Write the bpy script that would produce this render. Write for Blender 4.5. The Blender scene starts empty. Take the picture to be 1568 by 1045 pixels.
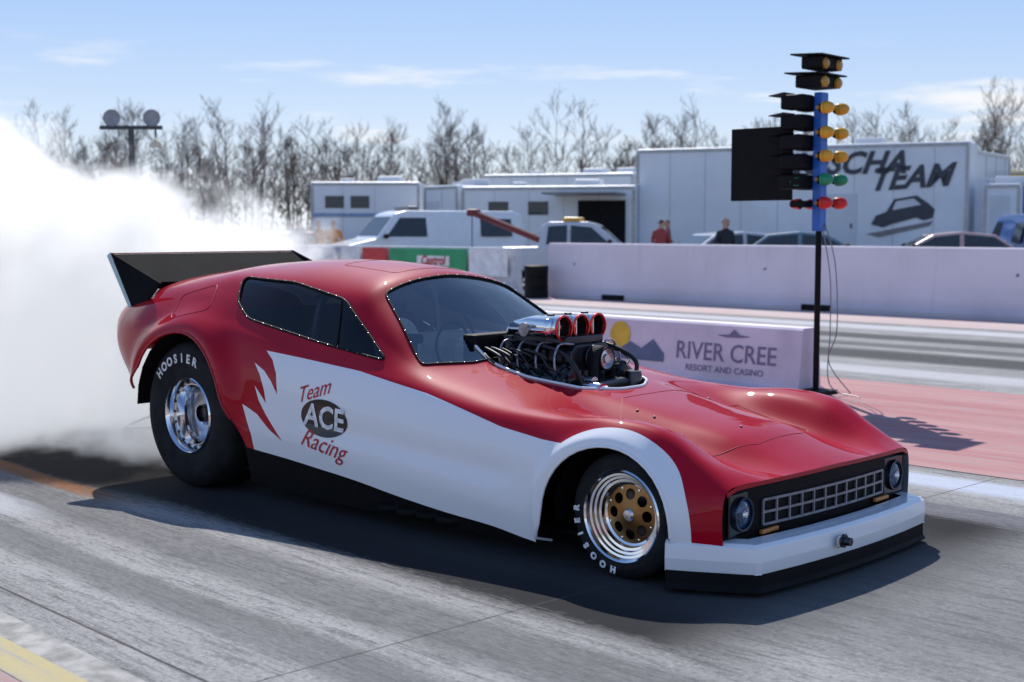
import bpy,bmesh,math,random
import numpy as np
from mathutils import Vector,Matrix
from mathutils.bvhtree import BVHTree
random.seed(7);np.random.seed(7)
sc=bpy.context.scene
COL=sc.collection
rad=math.radians
# ------------------------------------------------------------------ frames
CAM_XY=(3.49,-5.39)                    # camera position on the ground
CAM_RZ=rad(42.07)                       # camera heading
TA=rad(-4.0)                        # track heading relative to the car
def from_cam(X,D,z=0.):  # metres right and ahead of the camera, worked out from image coordinates
    return Vector((CAM_XY[0]+X*math.cos(CAM_RZ)-D*math.sin(CAM_RZ),CAM_XY[1]+X*math.sin(CAM_RZ)+D*math.cos(CAM_RZ),z))
def trk(s,n,z=0.):
    return Vector((s*math.cos(TA)-n*math.sin(TA),s*math.sin(TA)+n*math.cos(TA),z))
# ------------------------------------------------------------------ materials
def nm(name):
    m=bpy.data.materials.new(name);m.use_nodes=True
    return m,m.node_tree,m.node_tree.nodes["Principled BSDF"]
def nd(nt,t,**k):
    n=nt.nodes.new(t)
    for a,b in k.items():
        if a.startswith('i_'):n.inputs[a[2:].replace('_',' ')].default_value=b
        else:setattr(n,a,b)
    return n
def mth(nt,op,a,b=None,c=None,clamp=False):
    n=nt.nodes.new('ShaderNodeMath');n.operation=op;n.use_clamp=clamp
    for i,v in enumerate((a,b,c)):
        if v is None:continue
        if isinstance(v,(int,float)):n.inputs[i].default_value=v
        else:nt.links.new(v,n.inputs[i])
    return n.outputs[0]
def mixc(nt,f,a,b,bt='MIX'):
    n=nt.nodes.new('ShaderNodeMix');n.data_type='RGBA';n.blend_type=bt
    for s,v in ((n.inputs[0],f),(n.inputs[6],a),(n.inputs[7],b)):
        if isinstance(v,(int,float)):s.default_value=v
        elif isinstance(v,tuple):s.default_value=(v[0],v[1],v[2],1)
        else:nt.links.new(v,s)
    return n.outputs[2]
def sstep(nt,v,a,b):
    n=nt.nodes.new('ShaderNodeMapRange');n.interpolation_type='SMOOTHSTEP'
    nt.links.new(v,n.inputs[0]);n.inputs[1].default_value=a;n.inputs[2].default_value=b
    return n.outputs[0]
def noise(nt,vec,scale,det=4,rough=.55,mp=None,dist=0):
    if mp:
        m=nd(nt,'ShaderNodeMapping');m.inputs['Scale'].default_value=mp;nt.links.new(vec,m.inputs[0]);vec=m.outputs[0]
    n=nd(nt,'ShaderNodeTexNoise');n.inputs['Scale'].default_value=scale;n.inputs['Detail'].default_value=det
    n.inputs['Roughness'].default_value=rough;n.inputs['Distortion'].default_value=dist
    nt.links.new(vec,n.inputs['Vector']);return n.outputs[0]
def mat(name,c,r=.5,metal=0,coat=0,var=.12,vs=6,bump=0,spec=.5):
    m,nt,b=nm(name)
    tc=nd(nt,'ShaderNodeTexCoord')
    f=noise(nt,tc.outputs['Object'],vs)
    col=mixc(nt,sstep(nt,f,.3,.7),tuple(max(0,x*(1-var)) for x in c),tuple(min(1,x*(1+var)) for x in c))
    nt.links.new(col,b.inputs['Base Color'])
    b.inputs['Roughness'].default_value=r;b.inputs['Metallic'].default_value=metal
    b.inputs['Coat Weight'].default_value=coat;b.inputs['Coat Roughness'].default_value=.04
    b.inputs['Specular IOR Level'].default_value=spec
    if bump:
        bp=nd(nt,'ShaderNodeBump');bp.inputs['Strength'].default_value=bump;bp.inputs['Distance'].default_value=.01
        nt.links.new(noise(nt,tc.outputs['Object'],vs*8,6),bp.inputs['Height']);nt.links.new(bp.outputs[0],b.inputs['Normal'])
    return m
M={}
M['red']=mat('red_paint',(.38,.0012,.014),.4,0,.6,.04,2,0,.05)
M['white']=mat('white_paint',(.86,.86,.87),.35,0,.8,.02,2)
M['black']=mat('black_satin',(.008,.008,.009),.6,0,0,.2,6,0,.12)
M['spoil']=mat('spoiler_black',(.008,.009,.011),.8,0,0,.3,4,0,.03)
M['blackg']=mat('black_gloss',(.008,.008,.01),.15,0,.3,.2,6,0,.3)
M['rubber']=mat('tyre_rubber',(.016,.016,.018),.8,0,0,.35,9,.3,.2)
M['chrome']=mat('chrome',(.82,.82,.84),.09,1,0,.03)
M['alu']=mat('brushed_aluminium',(.62,.63,.66),.28,1,0,.1,20)
M['bronze']=mat('bronze_centre',(.30,.16,.06),.35,1,0,.15)
M['steel']=mat('dark_steel',(.08,.08,.09),.4,1,0,.2)
M['braid']=mat('braided_hose',(.35,.35,.38),.4,.8,0,.3,40)
M['hose']=mat('rubber_hose',(.01,.01,.012),.5)
M['redan']=mat('red_anodised',(.65,.02,.01),.25,.5,.5,.05)
M['tan']=mat('tan_panel',(.80,.66,.46),.5)
M['grey']=mat('grey_panel',(.55,.58,.62),.5)
M['letter']=mat('white_lettering',(.75,.75,.75),.6,0,0,.25,30)
M['redlet']=mat('red_lettering',(.46,.005,.015),.5)
M['frame']=mat('grey_tube',(.18,.18,.20),.35,.3)
def glass(name,tint,extra=0.):
    m=bpy.data.materials.new(name);m.use_nodes=True;nt=m.node_tree;nt.nodes.clear()
    o=nd(nt,'ShaderNodeOutputMaterial');t=nd(nt,'ShaderNodeBsdfTransparent');g=nd(nt,'ShaderNodeBsdfGlossy');mx=nd(nt,'ShaderNodeMixShader')
    t.inputs[0].default_value=(*tint,1);g.inputs['Roughness'].default_value=.02;g.inputs[0].default_value=(1,1,1,1)
    fr=nd(nt,'ShaderNodeFresnel');fr.inputs[0].default_value=1.4
    tc=nd(nt,'ShaderNodeTexCoord');bp=nd(nt,'ShaderNodeBump');bp.inputs['Strength'].default_value=.15;bp.inputs['Distance'].default_value=.03
    nt.links.new(noise(nt,tc.outputs['Object'],3.5,2),bp.inputs['Height']);nt.links.new(bp.outputs[0],g.inputs['Normal'])
    nt.links.new(mth(nt,'ADD',fr.outputs[0],extra,clamp=True),mx.inputs[0]);nt.links.new(t.outputs[0],mx.inputs[1]);nt.links.new(g.outputs[0],mx.inputs[2]);nt.links.new(mx.outputs[0],o.inputs[0])
    return m
M['glass']=glass('windshield_glass',(.92,.96,.99),.16)
M['sglass']=glass('side_glass',(.42,.47,.52),.0)
M['carglass']=mat('vehicle_window',(.03,.04,.05),.06,0,0,.1)
# body paint: two colours chosen by a distance field stored on the shell
def bodypaint(allwhite=False):
    m,nt,b=nm('race_body_paint')
    at=nd(nt,'ShaderNodeAttribute',attribute_name='paint')
    f=sstep(nt,at.outputs['Fac'],-.0008,.0008)
    tc=nd(nt,'ShaderNodeTexCoord')
    n=noise(nt,tc.outputs['Object'],1.5,3)
    red=mixc(nt,n,(.37,.0008,.013),(.45,.0012,.019))
    fl_=noise(nt,tc.outputs['Object'],900,1)          # fine metallic flake
    red=mixc(nt,mth(nt,'MULTIPLY',sstep(nt,fl_,.6,.8),.2),red,(.70,.01,.04))
    col=mixc(nt,1. if allwhite else f,red,(.86,.86,.87))
    geo=nd(nt,'ShaderNodeNewGeometry')
    col=mixc(nt,geo.outputs['Backfacing'],col,(.28,.30,.33))
    nt.links.new(col,b.inputs['Base Color']);b.inputs['Roughness'].default_value=.45;b.inputs['Specular IOR Level'].default_value=.03
    inv=mth(nt,'SUBTRACT',1.,geo.outputs['Backfacing'])
    nt.links.new(mth(nt,'MULTIPLY',inv,.7),b.inputs['Coat Weight']);b.inputs['Coat Roughness'].default_value=.015;b.inputs['Coat IOR'].default_value=1.38
    bp=nd(nt,'ShaderNodeBump');bp.inputs['Strength'].default_value=.05;bp.inputs['Distance'].default_value=.02
    nt.links.new(noise(nt,tc.outputs['Object'],5,2),bp.inputs['Height']);nt.links.new(bp.outputs[0],b.inputs['Coat Normal'])
    return m
M['body']=bodypaint();M['bodyw']=bodypaint(True)
# ------------------------------------------------------------------ mesh helpers
def empty(name,loc=(0,0,0),rz=0.):
    o=bpy.data.objects.new(name,None);COL.objects.link(o);o.location=loc;o.rotation_euler=(0,0,rz);o.empty_display_size=.2;return o
def mk(name,v,f,m,parent=None,smooth=False,bevel=0,loc=None,rz=None):
    me=bpy.data.meshes.new(name);me.from_pydata([tuple(map(float,p)) for p in v],[],f);me.update()
    ms=m if isinstance(m,list) else [m]
    for x in ms:me.materials.append(x)
    o=bpy.data.objects.new(name,me);COL.objects.link(o)
    if smooth:me.polygons.foreach_set('use_smooth',[True]*len(me.polygons))
    if parent:o.parent=parent
    if bevel:
        b=o.modifiers.new('b','BEVEL');b.width=bevel;b.segments=2;b.limit_method='ANGLE'
    if loc is not None:o.location=loc
    if rz is not None:o.rotation_euler=(0,0,rz)
    return o
def boxg(c,s,R=None):
    v=[];
    for x in(-1,1):
        for y in(-1,1):
            for z in(-1,1):
                p=Vector((x*s[0]/2,y*s[1]/2,z*s[2]/2))
                if R is not None:p=R@p
                v.append(p+Vector(c))
    f=[(0,1,3,2),(4,6,7,5),(0,4,5,1),(2,3,7,6),(0,2,6,4),(1,5,7,3)]
    return v,f
def box(name,c,s,m,parent=None,R=None,bevel=.0):
    v,f=boxg(c,s,R);return mk(name,v,f,m,parent,bevel=bevel)
def joinm(parts):
    V=[];F=[]
    for v,f in parts:
        o=len(V);V+=list(v);F+=[tuple(i+o for i in q) for q in f]
    return V,F
def lathe(name,prof,m,parent=None,axis='y',c=(0,0,0),seg=48,smooth=True,mats=None,R=None):
    v=[];f=[];n=len(prof)
    for i in range(seg):
        a=2*math.pi*i/seg;ca,sa=math.cos(a),math.sin(a)
        for r,h in prof:
            p={'y':(r*ca,h,r*sa),'x':(h,r*ca,r*sa),'z':(r*ca,r*sa,h)}[axis]
            p=Vector(p)
            if R is not None:p=R@p
            v.append(p+Vector(c))
    for i in range(seg):
        j=(i+1)%seg
        for k in range(n-1):
            f.append((i*n+k,i*n+k+1,j*n+k+1,j*n+k))
    o=mk(name,v,f,m,parent,smooth)
    if mats:
        for i in range(seg):
            for k in range(n-1):o.data.polygons[i*(n-1)+k].material_index=mats[k]
    if smooth:
        o.data.set_sharp_from_angle(angle=rad(35))
    return o
def tube(name,pts,r,m,parent=None,closed=False,res=3,smooth=True):
    c=bpy.data.curves.new(name,'CURVE');c.dimensions='3D';c.bevel_depth=r;c.bevel_resolution=res;c.use_fill_caps=True
    s=c.splines.new('POLY');s.points.add(len(pts)-1)
    for i,p in enumerate(pts):s.points[i].co=(p[0],p[1],p[2],1)
    s.use_cyclic_u=closed;s.use_smooth=smooth
    c.materials.append(m);o=bpy.data.objects.new(name,c);COL.objects.link(o)
    if parent:o.parent=parent
    return o
def catmull(P,n=8):
    P=[Vector(p) for p in P];Q=[]
    for i in range(len(P)-1):
        a=P[max(i-1,0)];b=P[i];c=P[i+1];d=P[min(i+2,len(P)-1)]
        for k in range(n):
            t=k/n;Q.append(.5*((2*b)+(c-a)*t+(2*a-5*b+4*c-d)*t*t+(-a+3*b-3*c+d)*t**3))
    Q.append(P[-1]);return Q
def text_geo(s,size=1.,shear=0,bold=0.,extrude=0):
    c=bpy.data.curves.new('t','FONT');c.body=s;c.size=size;c.shear=shear;c.offset=bold;c.align_x='CENTER';c.align_y='CENTER';c.resolution_u=3;c.extrude=extrude
    o=bpy.data.objects.new('t',c);COL.objects.link(o)
    bpy.context.view_layer.update()
    dg=bpy.context.evaluated_depsgraph_get();me=o.evaluated_get(dg).to_mesh()
    V=[v.co.copy() for v in me.vertices];F=[tuple(p.vertices) for p in me.polygons]
    o.evaluated_get(dg).to_mesh_clear();bpy.data.objects.remove(o);return V,F
def text_on(name,s,size,m,parent,org,ex,ey,shear=0,bold=0):
    V,F=text_geo(s,size,shear,bold);ex=Vector(ex);ey=Vector(ey);org=Vector(org)
    return mk(name,[org+ex*v.x+ey*v.y for v in V],F,m,parent)
def inpoly(x,y,P):
    c=False;n=len(P);j=n-1
    for i in range(n):
        xi,yi=P[i];xj,yj=P[j]
        if (yi>y)!=(yj>y) and x<(xj-xi)*(y-yi)/(yj-yi)+xi:c=not c
        j=i
    return c
def smooth01(x,a,b):
    t=min(1,max(0,(x-a)/(b-a)));return t*t*(3-2*t)
# ------------------------------------------------------------------ race car shell
def pchip(xs,Y,xq,zero_end=False):
    xs=np.array(xs,float);Y=np.array(Y,float);h=np.diff(xs).reshape((-1,)+(1,)*(Y.ndim-1));d=np.diff(Y,axis=0)/h
    m=np.zeros_like(Y);m[0]=d[0];m[-1]=0 if zero_end else d[-1]
    a=d[:-1];b=d[1:];w1=2*h[1:]+h[:-1];w2=h[1:]+2*h[:-1]
    with np.errstate(divide='ignore',invalid='ignore'):
        hm=(w1+w2)/(w1/a+w2/b)
    m[1:-1]=np.where(a*b>0,hm,0)
    m[1:-1]=np.where(a*b>0,.6*m[1:-1]+.4*(a+b)/2,.35*(a+b)/2)
    out=[]
    for x in xq:
        i=int(np.clip(np.searchsorted(xs,x)-1,0,len(xs)-2));H=xs[i+1]-xs[i];t=(x-xs[i])/H
        out.append((2*t**3-3*t**2+1)*Y[i]+(t**3-2*t**2+t)*H*m[i]+(-2*t**3+3*t**2)*Y[i+1]+(t**3-t**2)*H*m[i+1])
    return np.array(out)
ST=[
(-4.07,[(.70,.74),(.75,.79),(.77,.85),(.765,.92),(.73,.99),(.66,1.05),(.52,1.10),(.36,1.13),(.18,1.145),(0,1.15)]),
(-3.92,[(.80,.66),(.84,.74),(.855,.83),(.84,.92),(.785,1.00),(.70,1.07),(.57,1.13),(.40,1.165),(.19,1.18),(0,1.185)]),
(-3.70,[(.87,.55),(.90,.67),(.905,.80),(.89,.92),(.825,1.01),(.74,1.085),(.62,1.16),(.43,1.21),(.2,1.23),(0,1.235)]),
(-3.40,[(.90,.45),(.92,.60),(.92,.75),(.905,.88),(.84,.99),(.76,1.075),(.65,1.165),(.48,1.235),(.24,1.27),(0,1.28)]),
(-3.10,[(.92,.36),(.925,.52),(.925,.70),(.91,.85),(.855,.97),(.78,1.05),(.675,1.15),(.545,1.245),(.28,1.30),(0,1.315)]),
(-2.60,[(.905,.31),(.92,.45),(.915,.62),(.90,.78),(.855,.905),(.785,.985),(.695,1.11),(.58,1.225),(.32,1.305),(0,1.335)]),
(-2.15,[(.895,.275),(.915,.42),(.905,.58),(.89,.72),(.85,.83),(.795,.895),(.695,1.04),(.58,1.18),(.34,1.275),(0,1.315)]),
(-1.92,[(.895,.255),(.915,.4),(.905,.56),(.89,.69),(.85,.80),(.80,.86),(.69,1.02),(.565,1.17),(.34,1.245),(0,1.275)]),
(-1.80,[(.895,.245),(.915,.39),(.905,.55),(.89,.675),(.85,.785),(.80,.845),(.70,.98),(.585,1.105),(.34,1.185),(0,1.215)]),
(-1.60,[(.895,.225),(.915,.38),(.905,.53),(.885,.655),(.85,.76),(.80,.82),(.72,.905),(.625,.985),(.36,1.055),(0,1.085)]),
(-1.40,[(.895,.20),(.915,.36),(.905,.51),(.885,.635),(.85,.735),(.80,.785),(.725,.825),(.64,.855),(.36,.92),(0,.945)]),
(-1.22,[(.895,.18),(.915,.34),(.905,.49),(.885,.61),(.85,.705),(.80,.75),(.70,.78),(.5,.805),(.3,.825),(0,.835)]),
(-1.00,[(.895,.16),(.915,.32),(.905,.46),(.885,.58),(.85,.67),(.80,.71),(.70,.74),(.5,.765),(.3,.78),(0,.785)]),
(-.70,[(.895,.14),(.915,.28),(.905,.42),(.89,.54),(.855,.63),(.80,.675),(.68,.70),(.45,.72),(.25,.735),(0,.74)]),
(-.40,[(.905,.11),(.92,.26),(.915,.40),(.90,.52),(.86,.605),(.79,.665),(.67,.675),(.45,.635),(.25,.685),(0,.69)]),
(-.10,[(.915,.11),(.93,.27),(.925,.41),(.91,.53),(.86,.62),(.765,.685),(.63,.67),(.45,.56),(.25,.625),(0,.64)]),
(.15,[(.88,.10),(.90,.25),(.905,.38),(.89,.485),(.84,.58),(.74,.66),(.61,.635),(.43,.515),(.25,.58),(0,.595)]),
(.35,[(.82,.10),(.85,.20),(.86,.30),(.845,.40),(.80,.48),(.715,.55),(.60,.53),(.42,.475),(.22,.515),(0,.525)]),
(.53,[(.75,.10),(.77,.20),(.78,.30),(.775,.38),(.755,.43),(.70,.452),(.56,.458),(.4,.455),(.2,.462),(0,.466)]),
]
def nose_skew(x,y):
    k=smooth01(x,-.4,.53)
    return x+k*.045*y+.055*k*(1-min(1,(y/.78)**2))
xs=[s[0] for s in ST];C=np.array([s[1] for s in ST])
NX=200;NP=64
xq=np.linspace(xs[0],xs[-1],NX)
G=pchip(xs,C,xq)
tq=np.linspace(0,9,NP)
V=[];
for i,x in enumerate(xq):
    pr=pchip(range(10),G[i],tq)
    z=pchip(range(10),G[i][:,1],tq,True)
    row=[]
    for k in range(NP):
        y=pr[k,0];zz=z[k]
        if y>.75:
            r=math.hypot(x+3.15,zz-.48)
            if zz>.3:y+=.055*math.exp(-((r-.475)/.075)**2)*smooth01(zz,.3,.6)
            r=math.hypot(x+.03,zz-.25);y+=.022*math.exp(-((r-.365)/.035)**2)
            y-=.016*math.exp(-((zz-(.50-.075*(x+2.0)))/.06)**2)*smooth01(x,-2.3,-1.7)*(1-smooth01(x,-.8,-.4))
        row.append((y,zz))
    full=[(-y,zz) for y,zz in row]+[(y,zz) for y,zz in row[::-1][1:]]
    for y,zz in full:V.append((nose_skew(x,y),y,zz))
W=2*NP-1
F=[(i*W+k,i*W+k+1,(i+1)*W+k+1,(i+1)*W+k) for i in range(NX-1) for k in range(W-1)]
me0=bpy.data.meshes.new('shell0');me0.from_pydata(V,[],F);me0.update()
mid=me0.polygons[(NX//2)*(W-1)+W//2]
if mid.normal.z<0:me0.flip_normals();me0.update()
bvh=BVHTree.FromPolygons([v.co.copy() for v in me0.vertices],[tuple(p.vertices) for p in me0.polygons])
vn=[v.normal.copy() for v in me0.vertices];pv=[tuple(p.vertices) for p in me0.polygons];vc=[v.co.copy() for v in me0.vertices]
def pside(x,z,side=-1,off=0.):
    h=bvh.ray_cast(Vector((x,3*side,z)),Vector((0,-side,0)))
    if h[0] is None:return Vector((x,.8*side,z))
    n=h[1] if h[1].y*side>0 else -h[1]
    return h[0]+n*off
def ptop(x,y,off=0.):
    h=bvh.ray_cast(Vector((x,y,3)),Vector((0,0,-1)))
    if h[0] is None:return Vector((x,y,.5))
    n=h[1] if h[1].z>0 else -h[1]
    return h[0]+n*off
def dens(P,st=.04,closed=True):
    Q=[];n=len(P)
    for i in range(n if closed else n-1):
        a=P[i];b=P[(i+1)%n];L=math.hypot(b[0]-a[0],b[1]-a[1]);k=max(1,int(L/st))
        for j in range(k):Q.append((a[0]+(b[0]-a[0])*j/k,a[1]+(b[1]-a[1])*j/k))
    if not closed:Q.append(P[-1])
    return Q
def evenly(P,st):
    Q=[];acc=0;n=len(P)
    for i in range(n):
        a=Vector(P[i]);b=Vector(P[(i+1)%n]);L=(b-a).length
        while acc<=L and L>0:
            q=a+(b-a)*(acc/L);Q.append((q.x,q.y));acc+=st
        acc-=L
    return Q
def rounded(P,r):
    Q=[];n=len(P)
    for i in range(n):
        a,b,c=Vector(P[i-1]),Vector(P[i]),Vector(P[(i+1)%n])
        u=(a-b);w=(c-b);ru=min(r,u.length*.4);rw=min(r,w.length*.4)
        p0=b+u.normalized()*ru;p1=b+w.normalized()*rw
        for k in range(5):
            t=k/4;q=(1-t)**2*p0+2*t*(1-t)*b+t*t*p1;Q.append((q.x,q.y))
    return Q
bm=bmesh.new();bm.from_mesh(me0)
def cut(poly,ax,filt,mg=.05):
    n=len(poly)
    for i in range(n):
        a=poly[i];b=poly[(i+1)%n];L=math.hypot(b[0]-a[0],b[1]-a[1])
        if L<1e-5:continue
        mx,my=(a[0]+b[0])/2,(a[1]+b[1])/2
        hx_=abs(b[0]-a[0])/2+mg;hy_=abs(b[1]-a[1])/2+mg
        fs=[f for f in bm.faces if (lambda c:abs(c[ax[0]]-mx)<hx_ and abs(c[ax[1]]-my)<hy_ and filt(c))(f.calc_center_median())]
        if not fs:continue
        es=set();vs=set()
        for f in fs:es.update(f.edges);vs.update(f.verts)
        co=[0,0,0];co[ax[0]]=a[0];co[ax[1]]=a[1];no=[0,0,0];no[ax[0]]=(b[1]-a[1])/L;no[ax[1]]=-(b[0]-a[0])/L
        bmesh.ops.bisect_plane(bm,geom=list(vs)+list(es)+fs,dist=1e-6,plane_co=co,plane_no=no)
    return [f for f in bm.faces if (lambda c:filt(c) and inpoly(c[ax[0]],c[ax[1]],poly))(f.calc_center_median())]
def lift(fs):
    idx={};vv=[];ff=[]
    for f in fs:
        q=[]
        for v in f.verts:
            k=tuple(round(t,6) for t in v.co)
            if k not in idx:idx[k]=len(vv);vv.append(v.co.copy())
            q.append(idx[k])
        ff.append(tuple(q))
    return vv,ff
car=empty('drag_race_car')
sidewin=rounded([(-2.97,1.235),(-2.5,1.215),(-2.03,1.135),(-1.55,.845),(-2.1,.915),(-2.69,1.01),(-2.86,1.10)],.05)
ws=rounded([(-1.845,-.50),(-1.865,-.25),(-1.87,0),(-1.865,.25),(-1.845,.50),(-1.37,.685),(-1.26,.42),(-1.24,0),(-1.26,-.42),(-1.37,-.685)],.03)
hole=rounded([(-1.40,-.30),(-.95,-.35),(-.66,-.27),(-.56,-.10),(-.56,.10),(-.66,.27),(-.95,.35),(-1.40,.30)],.05)
rarch=[(-3.85,.30),(-3.68,.55)]+[(-3.15+.445*math.cos(rad(a)),.475+.445*math.sin(rad(a))) for a in range(150,15,-9)]+[(-2.64,.46),(-2.53,.27),(-2.53,.1),(-3.85,.1)]
farch=[(-.46,.02),(-.41,.10),(-.375,.20)]+[(-.03+.335*math.cos(rad(a)),.25+.335*math.sin(rad(a))) for a in range(168,-10,-9)]+[(.28,.02)]
LX=[-4.2,-2.40,-1.68,-1.18,-.66,-.40,-.25,.6];LZ=[.87,.852,.79,.715,.605,.575,.57,.56]
def px(u,v):return (-2.40+(u-395)/187.,.852-(v-538)/272.+.00043*(u-395))
fl=[(393,536),(406,552),(415,572),(419,603),(408,583),(396,567),(380,555),(390,573),(398,596),(402,616),(393,603),(383,589),(390,611),(402,632),(414,650),(428,672),(408,655),(388,632),(365,617),(371,640),(377,662),(380,700),(455,725),(470,548)]
FP=[px(*p) for p in fl]
FP=[(x,min(z,float(np.interp(x,LX,LZ))-.0)) for x,z in FP]
glass_parts=[]
for f_ in (lambda c:c.y<-.45 and c.z>.75,lambda c:c.y>.45 and c.z>.75):
    fs=cut(sidewin,(0,2),f_);glass_parts.append(lift(fs));bmesh.ops.delete(bm,geom=fs,context='FACES')
fs=cut(hole,(0,1),lambda c:c.z>.55 and c.x<-.4);bmesh.ops.delete(bm,geom=fs,context='FACES')
fs=cut(ws,(0,1),lambda c:c.z>.75);ws_part=lift(fs);bmesh.ops.delete(bm,geom=fs,context='FACES')
for pl in (rarch,farch):
    for f_ in (lambda c:c.y<-.6,lambda c:c.y>.6):
        fs=cut(pl,(0,2),f_);bmesh.ops.delete(bm,geom=fs,context='FACES')
for f_ in (lambda c:c.y<-.75 and c.x>-2.7 and c.x<-1.9,lambda c:c.y>.75 and c.x>-2.7 and c.x<-1.9):
    for f in cut(FP,(0,2),f_,.03):f.material_index=1
me=bpy.data.meshes.new('body_shell');bm.to_mesh(me);bm.free()
def white_field(p):
    x,y,z=p
    f1=min(float(np.interp(x,LX,LZ))-z,x+2.19,-.05-x)
    f2=.408-math.hypot(x+.03,z-.25)
    f3=min(.212-z,x-.2)
    return min(max(f1,f2,f3),abs(y)-.66)
at=me.attributes.new('paint','FLOAT','POINT');at.data.foreach_set('value',[white_field(v.co) for v in me.vertices])
me.materials.append(M['body']);me.materials.append(M['bodyw']);me.polygons.foreach_set('use_smooth',[True]*len(me.polygons))
nn=[]
for v in me.vertices:
    loc,no,ix,d=bvh.find_nearest(v.co)
    q=pv[ix];w=[1/(1e-5+(vc[k]-v.co).length) for k in q];s=Vector((0,0,0))
    for k,ww in zip(q,w):s+=vn[k]*ww
    nn.append(s.normalized())
me.normals_split_custom_set_from_vertices(nn)
ob=bpy.data.objects.new('body_shell',me);COL.objects.link(ob);ob.parent=car
for i,(v,f) in enumerate(glass_parts):mk('side_window_%d'%i,[(a.x,a.y*.992,a.z-.002) for a in v],f,M['sglass'],car,True)
mk('windshield',[(a.x-.002,a.y,a.z-.004) for a in ws_part[0]],ws_part[1],M['glass'],car,True)
# trims
for sd in(-1,1):
    tube('side_window_seal',[pside(a,b,sd,.001) for a,b in dens(sidewin,.03)],.007,M['black'],car,True)
    tube('rear_arch_lip',[pside(a,b,sd) for a,b in dens(rarch[1:-3],.03,False)],.009,M['red'],car)
    tube('front_arch_lip',[pside(a,b,sd) for a,b in dens(farch[1:-1],.03,False)],.007,M['white'],car)
    tube('window_divider',[pside(-2.06,1.135,sd,-.004),pside(-1.98,1.0,sd,-.004),pside(-1.93,.9,sd,-.004)],.006,M['black'],car)
    P=[(-2.62,.33),(-2.0,.27),(-1.2,.20),(-.42,.12)]
    v=[];
    for x,z in P:v+=[(x,sd*.875,z+.02),(x+.01,sd*.83,.07 if x>-2.5 else .10)]
    mk('side_skirt',v,[(0,1,3,2),(2,3,5,4),(4,5,7,6)],M['black'],car)
    tube('quarter_panel_outline',[pside(a,b,sd,.0005) for a,b in dens(rounded([(-3.42,1.12),(-3.17,1.19),(-3.05,1.05),(-3.33,.985)],.04),.03)],.0025,M['redlet'],car,True)
tube('windshield_seal',[ptop(a,b,.001) for a,b in dens(ws,.03)],.007,M['black'],car,True)
tube('hood_opening_rim',[ptop(a,b,.003) for a,b in dens([p for p in hole],.03)],.008,M['white'],car,True)
def rivets(name,pts,r,m):
    parts=[]
    for p in pts:
        v=[(p[0],p[1],p[2]+r)]+[(p[0]+r*math.cos(i*math.pi/3),p[1]+r*math.sin(i*math.pi/3),p[2]) for i in range(6)]+[(p[0],p[1],p[2]-r)]
        f=[(0,i+1,(i+1)%6+1) for i in range(6)]+[(7,(i+1)%6+1,i+1) for i in range(6)]
        parts.append((v,f))
    V_,F_=joinm(parts);mk(name,V_,F_,m,car,True)
rivets('windshield_rivets',[ptop(a,b,.006) for a,b in evenly(ws,.075)],.0045,M['alu'])
rivets('window_rivets',[pside(a,b,sd,.006) for sd in(-1,1) for a,b in evenly(sidewin,.08)],.0035,M['alu'])
tube('hood_panel_seam',[ptop(a,b,.0006) for a,b in dens([(-.45,-.22),(-.25,-.50),(.18,-.46),(.30,-.2),(.3,.2),(.18,.46),(-.25,.5),(-.45,.22)],.03)],.0016,M['redlet'],car,True)
rivets('hood_fasteners',[ptop(a,b,.001) for a,b in[(-.3,-.3),(-.2,-.3),(.05,-.38),(.15,-.1),(-.3,.3),(.05,.38)]],.008,M['steel'])
tube('roof_hatch_seam',[ptop(a,b,.0006) for a,b in dens(rounded([(-2.45,-.28),(-2.0,-.28),(-2.0,.28),(-2.45,.28)],.04),.03)],.0018,M['redlet'],car,True)
v=[(-4.065,p[1],p[2]) for p in V[0:W]];mk('tail_panel',v,[tuple(range(W))],M['red'],car)
# decals
def decal(name,V2,F2,m,T,off=.0025,side=-1,sub=4):
    b=bmesh.new();vs=[b.verts.new((p[0],p[1],0)) for p in V2]
    for f in F2:
        try:b.faces.new([vs[i] for i in f])
        except Exception:pass
    bmesh.ops.triangulate(b,faces=b.faces[:])
    for _ in range(sub):
        es=[e for e in b.edges if e.calc_length()>.03]
        if es:bmesh.ops.subdivide_edges(b,edges=es,cuts=1)
    bmesh.ops.triangulate(b,faces=b.faces[:])
    b.verts.index_update()
    VV=[pside(*T(v_.co.x,v_.co.y),side,off) for v_ in b.verts];FF=[tuple(v_.index for v_ in f.verts) for f in b.faces];b.free()
    return mk(name,VV,FF,m,car,True)
def aff(cx,cz,ang):
    c,s=math.cos(rad(ang)),math.sin(rad(ang));return lambda a,b:(cx+a*c-b*s,cz+a*s+b*c)
el=[(.182*math.cos(t*math.pi/24),.098*math.sin(t*math.pi/24)) for t in range(48)]
decal('logo_oval',el,[tuple(range(48))],M['blackg'],aff(-1.885,.53,-3),.003)
V2,F2=text_geo('ACE',.165,.1,.004);decal('logo_text',V2,F2,M['letter'],aff(-1.885,.53,-3),.006)
V2,F2=text_geo('Team',.115,.5,.0);decal('logo_text_top',V2,F2,M['redlet'],aff(-1.98,.662,16),.004)
V2,F2=text_geo('Racing',.135,.5,.0);decal('logo_text_bottom',V2,F2,M['redlet'],aff(-1.89,.392,-9),.004)
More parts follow.
